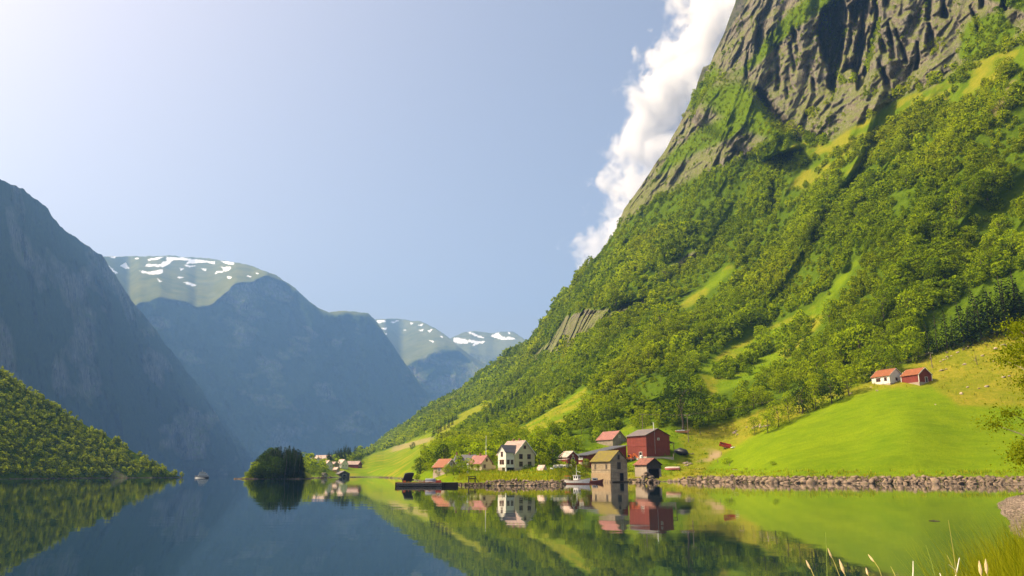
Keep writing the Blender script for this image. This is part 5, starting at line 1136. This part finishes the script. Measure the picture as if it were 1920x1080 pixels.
RMESH = [mesh_np("boulder", V, F, False, M_ROCK) for V, F in RK]; BMESH = [mesh_np("boulder", V, F, False, M_BOULD) for V, F in RK]
# revetment along the shore: big stones one by one, the smaller fill as one mass
def shore_pt(x, up): yw = float(poly_y(WL, x)); return pix(x, yw, rw_of(np.float64(x))) + np.array([0, 0, 0]), yw
cand = []
for seg, (xa, xb, lay, hgt) in enumerate([(1255, 1925, 4, 1.9), (915, 1058, 3, 1.4)]):
    for lv in range(lay):
        x = xa + random.uniform(0, 6)
        while x < xb:
            s = random.choice((.34, .45, .5, .62, .8, 1.0)) * random.uniform(.85, 1.2) * (1.1 if lv == 0 else 1) * (1.0 if seg == 0 else .62)
            if random.random() < .05: s *= 1.5
            hh = hgt * (min(1, (x - 1240) / 60) if seg == 0 else 1)
            p, yw = shore_pt(x, 0); dirn = p[:2] / np.hypot(*p[:2]); fr = (lv + random.uniform(.1, .7)) / lay
            q = np.array([*(p[:2] + dirn * (fr * 4.5 - .6)), fr * hh - .1]); cand.append((s, q, x)); x += s * 2 / mpp(x, np.hypot(*p[:2])) * random.uniform(.62, .95)
cand.sort(key=lambda c: -c[0] / np.hypot(c[1][0], c[1][1])); print("shore rocks", len(cand))
for k, (s, q, x) in enumerate(cand[:270]):
    o = link("boulder", RMESH[k % 9], None, q, random.uniform(0, 6.28)); o.scale = (s * random.uniform(.9, 1.35), s * random.uniform(.8, 1.1), s * random.uniform(.6, .95))
    o.rotation_euler = (random.uniform(-.4, .4), random.uniform(-.4, .4), random.uniform(0, 6.28))
    side = "below the hay meadow" if x > 1420 else ("below the dirt track" if x > 1150 else "below the cream house")
    szw = "large" if s > .8 else ("small" if s < .55 else "mid sized")
    tag(o, f"{szw} brown grey boulder in the rock bank {side}", "boulder", "boulders of the rock bank along the shore")
def rock_mass(name, items, mat, lab, cat, protos):
    Vs, Fs, b = [], [], 0
    for k, (s, q) in enumerate(items):
        V, F = protos[k % len(protos)]; a = k * 2.4; c_, s_2 = math.cos(a), math.sin(a); M_ = np.array([[c_, -s_2, 0], [s_2, c_, 0], [0, 0, .75]]) * s
        Vs.append(V @ M_.T + q); Fs.append(F + b); b += len(V)
    return tag(link(name, mesh_np(name, np.concatenate(Vs), np.concatenate(Fs), False, mat)), lab, cat, None, 'stuff')
fill = [(s * .8, q) for s, q, x in cand[270:]]
for _ in range(2600):
    seg = random.random()
    x = random.uniform(1240, 1960) if seg < .72 else (random.uniform(910, 1062) if seg < .9 else random.uniform(1155, 1255)); p, yw = shore_pt(x, 0); dirn = p[:2] / np.hypot(*p[:2]); fr = random.random(); hh = 2.2 * min(1, max(.15, (x - 1240) / 60)) if x > 1240 else 1.2
    fill.append((random.uniform(.14, .42), np.array([*(p[:2] + dirn * (fr * 4.6 - .9)), fr * hh - .15])))
for x in np.arange(560, 912, 1.1):
    if 820 < x < 850: continue
    p, yw = shore_pt(x, 0); fill.append((random.uniform(.2, .6) * (1.5 if x < 740 else .9), p + np.array([0, random.uniform(-.5, 1.5), random.uniform(-.1, .5)])))
for i in range(0, len(XI) - 1, 1): fill.append((random.uniform(.3, .9), PIs[i, 0] + np.array([0, 0, .1])))
for i in range(int((20 + 260) / 3), len(XH), 1): fill.append((random.uniform(.3, .9), PHs[i, 0] + np.array([0, 0, .1])))
rock_mass("rubble", fill, M_ROCK, "loose brown rubble filling the banks along the waterline", "rubble", RKL)
# stone pile under the small boathouse
pc = pix(1212, 897, 254)
for k in range(64):
    a, q = random.uniform(0, 6.28), random.random() ** .7; h = (1 - q) * 3.1
    o = link("boulder", RMESH[k % 9], None, (pc[0] + math.cos(a) * q * 4.2, pc[1] + math.sin(a) * q * 2.4, h - .15)); s = random.uniform(.38, .8); o.scale = (s * 1.2, s, s * .8); o.rotation_euler = (random.uniform(-.5, .5), random.uniform(-.5, .5), a)
    tag(o, "brown stone in the pile under the small rusty boathouse", "boulder", "stones piled under the small boathouse")
for k in range(3):
    m = MB(); m.tube([(pc[0] - 2.2 + .35 * k, pc[1] - 2.4, -.4), (pc[0] - 1.2 + .25 * k, pc[1] - 1.4, 2.2 + .4 * k)], .07, 6); tag(m.build("leaning_pole", M_PLANK, None), "bleached pole leaning on the stone pile by the small boathouse", "pole", "bleached poles on the stone pile")
STN = [(1315, 300, 5), (1350, 285, 4), (1375, 270, 4), (1295, 312, 4), (1330, 296, 3), (1430, 240, 4), (1470, 222, 5), (1500, 200, 5), (1535, 190, 4), (1705, 215, 8), (1765, 190, 8), (1815, 190, 5), (1605, 270, 6), (1470, 335, 7), (1300, 380, 7), (1335, 370, 4), (1765, 430, 6), (1810, 420, 5), (1450, 553, 8), (1640, 500, 7), (1495, 505, 5), (1580, 515, 4), (1255, 635, 4), (820, 530, 5), (620, 555, 6), (1690, 90, 6), (1775, 65, 9), (1855, 60, 6), (1220, 290, 5), (1390, 205, 5), (1340, 245, 4), (775, 505, 4), (1000, 460, 5), (1345, 275, 5), (1420, 245, 4), (1690, 310, 4), (1555, 300, 3), (1740, 318, 4)]
for k, (a, b, s) in enumerate(STN):
    x, y = 1440 + a / 4, 600 + b / 4; p = on_slope(x, y); s = s / 4 * mpp(x, np.hypot(p[0], p[1])) * 2.1
    o = link("boulder", BMESH[k % 9], None, p, a); o.scale = (s * 1.4, s, s * .85); o.rotation_euler = (.2 * math.sin(a), .3 * math.cos(b), a)
    wh_ = "in the pale row of stones across the pasture" if k in (0, 1, 2, 3, 4, 5, 6, 7, 8, 33, 34) else ("in front of the twin cabins" if a < 1050 and b > 440 else "scattered on the rough pasture right of the cabins")
    tag(o, ("large " if s > 1.2 else "small ") + "pale grey boulder " + wh_, "boulder", "boulders on the rough pasture")
for k, (x, y, s) in enumerate([(1377, 812, 1.0), (1383, 815, .7), (1381, 808, .6), (1400, 801, .6), (1412, 803, .8), (1420, 800, 1.0), (1428, 801, 1.1), (1436, 800, .9), (1442, 798, .8), (1425, 797, .7), (1284, 869, .8), (1289, 868, .9), (1294, 870, .8), (1290, 872, .7), (1286, 873, .6)]):
    p = on_slope(x, y); o = link("boulder", BMESH[k % 9], None, p, k * 1.3); o.scale = (s * 1.3, s, s * .8)
    tag(o, ("pale stone by the meadow above the red trailer" if k < 3 else "dark stone in the heap along the meadow's upper edge" if k < 10 else "stone in the little heap behind the upturned boat"), "boulder", "stone heaps about the meadow")
# gravel beach on the right
GB = [(1990, 922), (1925, 926), (1890, 934), (1868, 945), (1876, 962), (1894, 978), (1888, 990), (1902, 1003), (1925, 1012), (2050, 1040)]
gp = np.array([on_water(x, y) for x, y in GB]); nst = 14; inland = np.array([60.0, 62.0, 0]); V = []
for i in range(len(gp)):
    for k in range(nst):
        f = (k / (nst - 1)) ** 2; tgt = inland * np.array([1, gp[i][1] / 75, 0]); q = gp[i] * (1 - f) + f * tgt; z = -.5 + 3.2 * f ** .35 if k else -.6
        dx = np.hypot(*(q - gp[i])[:2]); z = min(1.4, dx * .10) - (.35 if k == 0 else .02) + .06 * math.sin(i * 3 + k); V.append((q[0], q[1], z))
F = [(i * nst + k, i * nst + k + 1, (i + 1) * nst + k + 1, (i + 1) * nst + k) for i in range(len(gp) - 1) for k in range(nst - 1)]
tag(link("gravel_beach", mesh_np("gravel_beach", np.array(V), np.array(F), True, M_PEB)), kind='structure')
peb = []
Va = np.array(V).reshape(len(gp), nst, 3)
for _ in range(5200):
    i = random.randrange(len(gp) - 1); k = random.randrange(6); u, v_ = random.random(), random.random(); q = Va[i, k] * (1 - u) * (1 - v_) + Va[i + 1, k] * u * (1 - v_) + Va[i, k + 1] * (1 - u) * v_ + Va[i + 1, k + 1] * u * v_
    peb.append((random.uniform(.04, .14) * (1.6 if k == 0 else 1), q))
rock_mass("gravel", peb, M_PEB, "loose gravel and cobbles on the small beach", "gravel", RKL)
# driftwood
p = on_water(1752, 977); m = MB(); m.tube([(-.3, 0, .01), (-.05, .05, .03), (.3, -.03, .01)], [.015, .03, .012], 6); tag(m.build("driftwood", M_PLANKD, None, p, -.7), "short dark driftwood stick floating on the calm water", "driftwood")
# ================================================================ grass
def blades(name, pts, hgt, wid, mat, lab, kind='stuff', per=7, spread=.35, rg=rng, bend=.35):
    n = len(pts) * per; b = np.repeat(pts, per, 0) + np.concatenate([rg.normal(0, spread, (n, 2)), np.zeros((n, 1))], 1); h = hgt * rg.uniform(.5, 1.25, n)
    a = rg.uniform(0, 6.283, n); ln = rg.uniform(.1, bend, n) * h; wv = np.stack([np.cos(a + 1.57), np.sin(a + 1.57), 0 * a], 1) * (wid * rg.uniform(.6, 1.3, n))[:, None]
    tip = b + np.stack([np.cos(a) * ln, np.sin(a) * ln, h], 1); md = b + np.stack([np.cos(a) * ln * .35, np.sin(a) * ln * .35, h * .6], 1); b = b - np.array([0, 0, .05])
    L = np.concatenate([np.stack([b - wv, b + wv, md + wv * .7], 1), np.stack([b - wv, md + wv * .7, md - wv * .7], 1), np.stack([md - wv * .7, md + wv * .7, tip], 1)], 1).reshape(-1, 3, 3)
    V = np.stack([b - wv, b + wv, md + wv * .7, md - wv * .7, tip], 1).reshape(-1, 3); i = np.arange(n) * 5
    me = bpy.data.meshes.new(name); F4 = np.stack([i, i + 1, i + 2, i + 3], 1).tolist(); F3 = np.stack([i + 3, i + 2, i + 4], 1).tolist(); me.from_pydata(V.tolist(), [], F4 + F3); me.materials.append(mat)
    return tag(link(name, me), lab, "grass", None, kind)
M_GRASSY = leafmat("tall dry grass", (.15, .20, .006), (.28, .29, .012), (.40, .32, .03), transl=.3); M_GRASSG = leafmat("green tufts", (.09, .18, .004), (.17, .29, .006), (.25, .28, .01), transl=.3)
sel = np.zeros(XG.shape); yy = yb[:, None] - YG; sel += ((yy > 7) & (yy < 24) & (XG > 1250)) * .30 + ((yy > 6) & (yy < 30) & (XG > 855) & (XG < 1250)) * .28
sel += (m_rough * (1 - m_mead) > .5) * (YG > 600) * .10 * (XG < 1960)
sel *= (1 - m_track)
gp_, gi, gj = scatter(PS, sel, None, rng); print("tufts", len(gp_))
blades("tall_grass", gp_, .75, .10, M_GRASSY, "tall yellow green grass along the shore and rough pasture", per=6, spread=.55)
sel = (m_shore > .5) * (yy > 24) * .10 * (XG > 850) + (m_gr['strip'] + m_gr['mid']) * .05
gp2, _, _ = scatter(PS, sel, None, rng); blades("grass_tufts", gp2, .6, .14, M_GRASSG, "green grass tufts about the farmyard and slopes", per=6, spread=.7)
# near bank: ground below the frame, grass and stems rising into view
bx = np.linspace(-6, 16, 45); by = np.linspace(-4, 12, 33); Vb = []
for x in bx:
    for y in by: Vb.append((x, y, min(1.15, 1.15 - .20 * (y - 3.5) + .38 * max(0, x - 3.8)) - .9 * max(0, -x - 1) * .1 + .05 * math.sin(x * 2.1 + y)))
nb_ = len(by); Fb = [(i * nb_ + j, (i + 1) * nb_ + j, (i + 1) * nb_ + j + 1, i * nb_ + j + 1) for i in range(len(bx) - 1) for j in range(nb_ - 1)]
bo = link("riverbank", mesh_np("riverbank", np.array(Vb), np.array(Fb), True, M_SLOPE)); tag(bo, kind='structure')
ca = bo.data.color_attributes.new("cover", 'FLOAT_COLOR', 'POINT'); ca.data.foreach_set("color", np.tile(np.array([0, .4, .5, 1], np.float32), len(Vb))); bo.data.color_attributes.new("extra", 'FLOAT_COLOR', 'POINT').data.foreach_set("color", np.tile(np.array([0, 0, 0, 1], np.float32), len(Vb)))
def bank_z(x, y): return min(1.15, 1.15 - .20 * (y - 3.5)) + .38 * min(2.5, max(0, x - 3.8))
gl = []
for _ in range(2000):
    y = random.uniform(7.0, 9.8); u = random.triangular(1740, 2000, 1960); x = (u - 960) / 1500 * y; gl.append((x, y, bank_z(x, y) - .05))
blades("bank_grass", np.array(gl), 1.15, .005, M_GRASSY, "golden tall grass on the near bank in the corner", per=4, spread=.12, bend=.6)
M_STEM = simple("dry grass stem", (.34, .30, .07), .8, .3, 8); M_SEED = simple("grass seed head", (.50, .38, .20), .9, .3, 20); M_STEMG = simple("green grass stem", (.20, .26, .03), .8, .3, 8)
ST = [((1528, 1085), (1512, 1052), 1, "short seed headed stem furthest left on the near bank"), ((1551, 1090), (1548, 998), 0, "tall upright bare green stem at the left of the near bank"), ((1578, 1090), (1553, 1030), 1, "leaning seed headed stem beside the tall bare stem"), ((1588, 1090), (1574, 1050), 2, "thick fluffy seed head on a leaning stem"),
      ((1630, 1090), (1624, 1066), 1, "small seed head barely rising over the lower edge"), ((1648, 1066), (1629, 1041), 1, "bent stem with a folded dry tip"), ((1682, 1090), (1670, 1062), 0, "short bare blade left of the pale twig"), ((1711, 1090), (1712, 1052), 3, "pale upright twig below the white cabin's reflection"), ((1756, 1090), (1736, 1022), 0, "long leaning green blade before the cabin reflections"), ((1795, 1090), (1778, 975), 0, "tallest thin golden stem crossing the cabin reflection"),
      ((1788, 1095), (1799, 1046), 3, "pale forked twig right of the cabin reflections"), ((1768, 1095), (1762, 1075), 3, "short pale twig stub left of the forked twig"), ((1842, 1095), (1836, 1053), 2, "pale plume of grass near the right corner"), ((1852, 1095), (1848, 1050), 2, "fluffy plume right beside the pale plume"), ((1800, 1095), (1775, 1040), 0, "thin bent blade crossing the forked twig")]
for k, ((xa, ya), (xb, yb2), kd, lab) in enumerate(ST):
    y0 = 6.3 + .25 * (k % 4); A = pix(xa, ya, 1.0); A = A - np.array([0, 0, CAM_H]); B = pix(xb, yb2, 1.0) - np.array([0, 0, CAM_H]); dA = y0 / A[1]; dB = (y0 + .12) / B[1]; A = np.array([0, 0, CAM_H]) + A * dA; B = np.array([0, 0, CAM_H]) + B * dB
    gz = bank_z(A[0], A[1]); d = (A - B); ft = A + d * ((A[2] - gz) / max(.05, B[2] - A[2])) * .35; ft = np.array([ft[0], ft[1], gz - .05])
    st = thing("twig" if kd == 3 else "grass_stem", lab, "twig" if kd == 3 else "grass stem", ft, 0, "stems standing on the near bank"); A, B = A - ft, B - ft
    m = MB(); rr = .006 if kd == 3 else .0035; m.tube([(0, 0, 0), tuple(A), tuple((A + B) / 2 + np.array([.004, 0, .003])), tuple(B)], [rr * 1.3, rr, rr * .8, rr * .5], 5); m.build("stem", M_WRAP if kd == 3 else (M_STEMG if k in (1, 8) else M_STEM), st)
    if kd in (1, 2):
        m = MB(); e = B - A; l = np.linalg.norm(e); e = e / l; q0 = B - e * (.075 if kd == 1 else .13); m.tube([tuple(q0), tuple(q0 * .7 + B * .3), tuple(q0 * .35 + B * .65), tuple(B + e * .01)], [.003, .009 if kd == 1 else .014, .008 if kd == 1 else .012, .002], 7); m.build("seed_head", M_SEED, st)
    if kd == 3 and k == 10:
        m = MB(); q = (A + B) / 2; m.tube([tuple(q), tuple(q + np.array([-.06, 0, .05]))], [.004, .002], 5); m.build("side_twig", M_WRAP, st)
HAZE = 0.85e-4
# ================================================================ air and cloud
t = NT("haze air"); pv = t.n("VolumePrincipled")
pv.inputs["Color"].default_value = (.25, .50, .98, 1); pv.inputs["Density"].default_value = HAZE; pv.inputs["Anisotropy"].default_value = .25
t.t.links.new(pv.outputs[0], t.out.inputs["Volume"])
try: t.m.cycles.homogeneous_volume = True
except Exception: pass
hb = MB().box((-500, 4450, (ZMAX[0] + 8 - 12) / 2), (10400, 10300, ZMAX[0] + 8 + 12)).build("haze", t.m); tag(hb, kind='stuff')
t = NT("cloud vapour"); o = t.obj(); sx = t.n("SeparateXYZ"); t.t.links.new(o, sx.inputs[0])
n1 = t.noise(.00125, 8, .64, t.n('VectorMath', operation='ADD', i0=o, i1=(900.0, 3100.0, 5200.0)).outputs[0], .35)
wid = t.math('ADD', 760.0, t.math('MULTIPLY', sx.outputs[2], .075))
dx = t.math('DIVIDE', t.math('ABSOLUTE', sx.outputs[0]), wid)
dyv = t.math('DIVIDE', t.math('ABSOLUTE', sx.outputs[1]), 620.0)
dist = t.math('SQRT', t.math('ADD', t.math('MULTIPLY', dx, dx), t.math('MULTIPLY', dyv, dyv)))
zf = t.math('DIVIDE', t.math('ABSOLUTE', sx.outputs[2]), 3500.0)
zf = t.math('POWER', zf, 6.0)
den = t.math('SUBTRACT', t.math('SUBTRACT', t.math('MULTIPLY', t.math('SUBTRACT', n1, .5), 6.5), t.math('SUBTRACT', dist, .75)), zf)
den = t.math('MULTIPLY', t.math('MINIMUM', t.math('MAXIMUM', den, 0.0), .5), .013)
pv = t.n("VolumePrincipled"); pv.inputs["Color"].default_value = (1, 1, 1, 1); pv.inputs["Anisotropy"].default_value = .1
t.t.links.new(den, pv.inputs["Density"]); t.t.links.new(pv.outputs[0], t.out.inputs["Volume"])
t.m.cycles.volume_step_rate = .5
a = Vector(pix(1118.0, 590.0, 12000.0)); bq = Vector(pix(1365.0, -90.0, 12000.0))
bq.y = a.y = (a.y + bq.y) / 2 + 200
axis = (bq - a).normalized(); mid = (a + bq) / 2; L_ = (bq - a).length
ccl = MB().box((0, 0, 0), (4600, 2000, L_ * 1.3)).build("cloud", t.m); tag(ccl, kind='stuff')
ccl.location = mid; ccl.rotation_euler = axis.to_track_quat('Z', 'Y').to_euler()
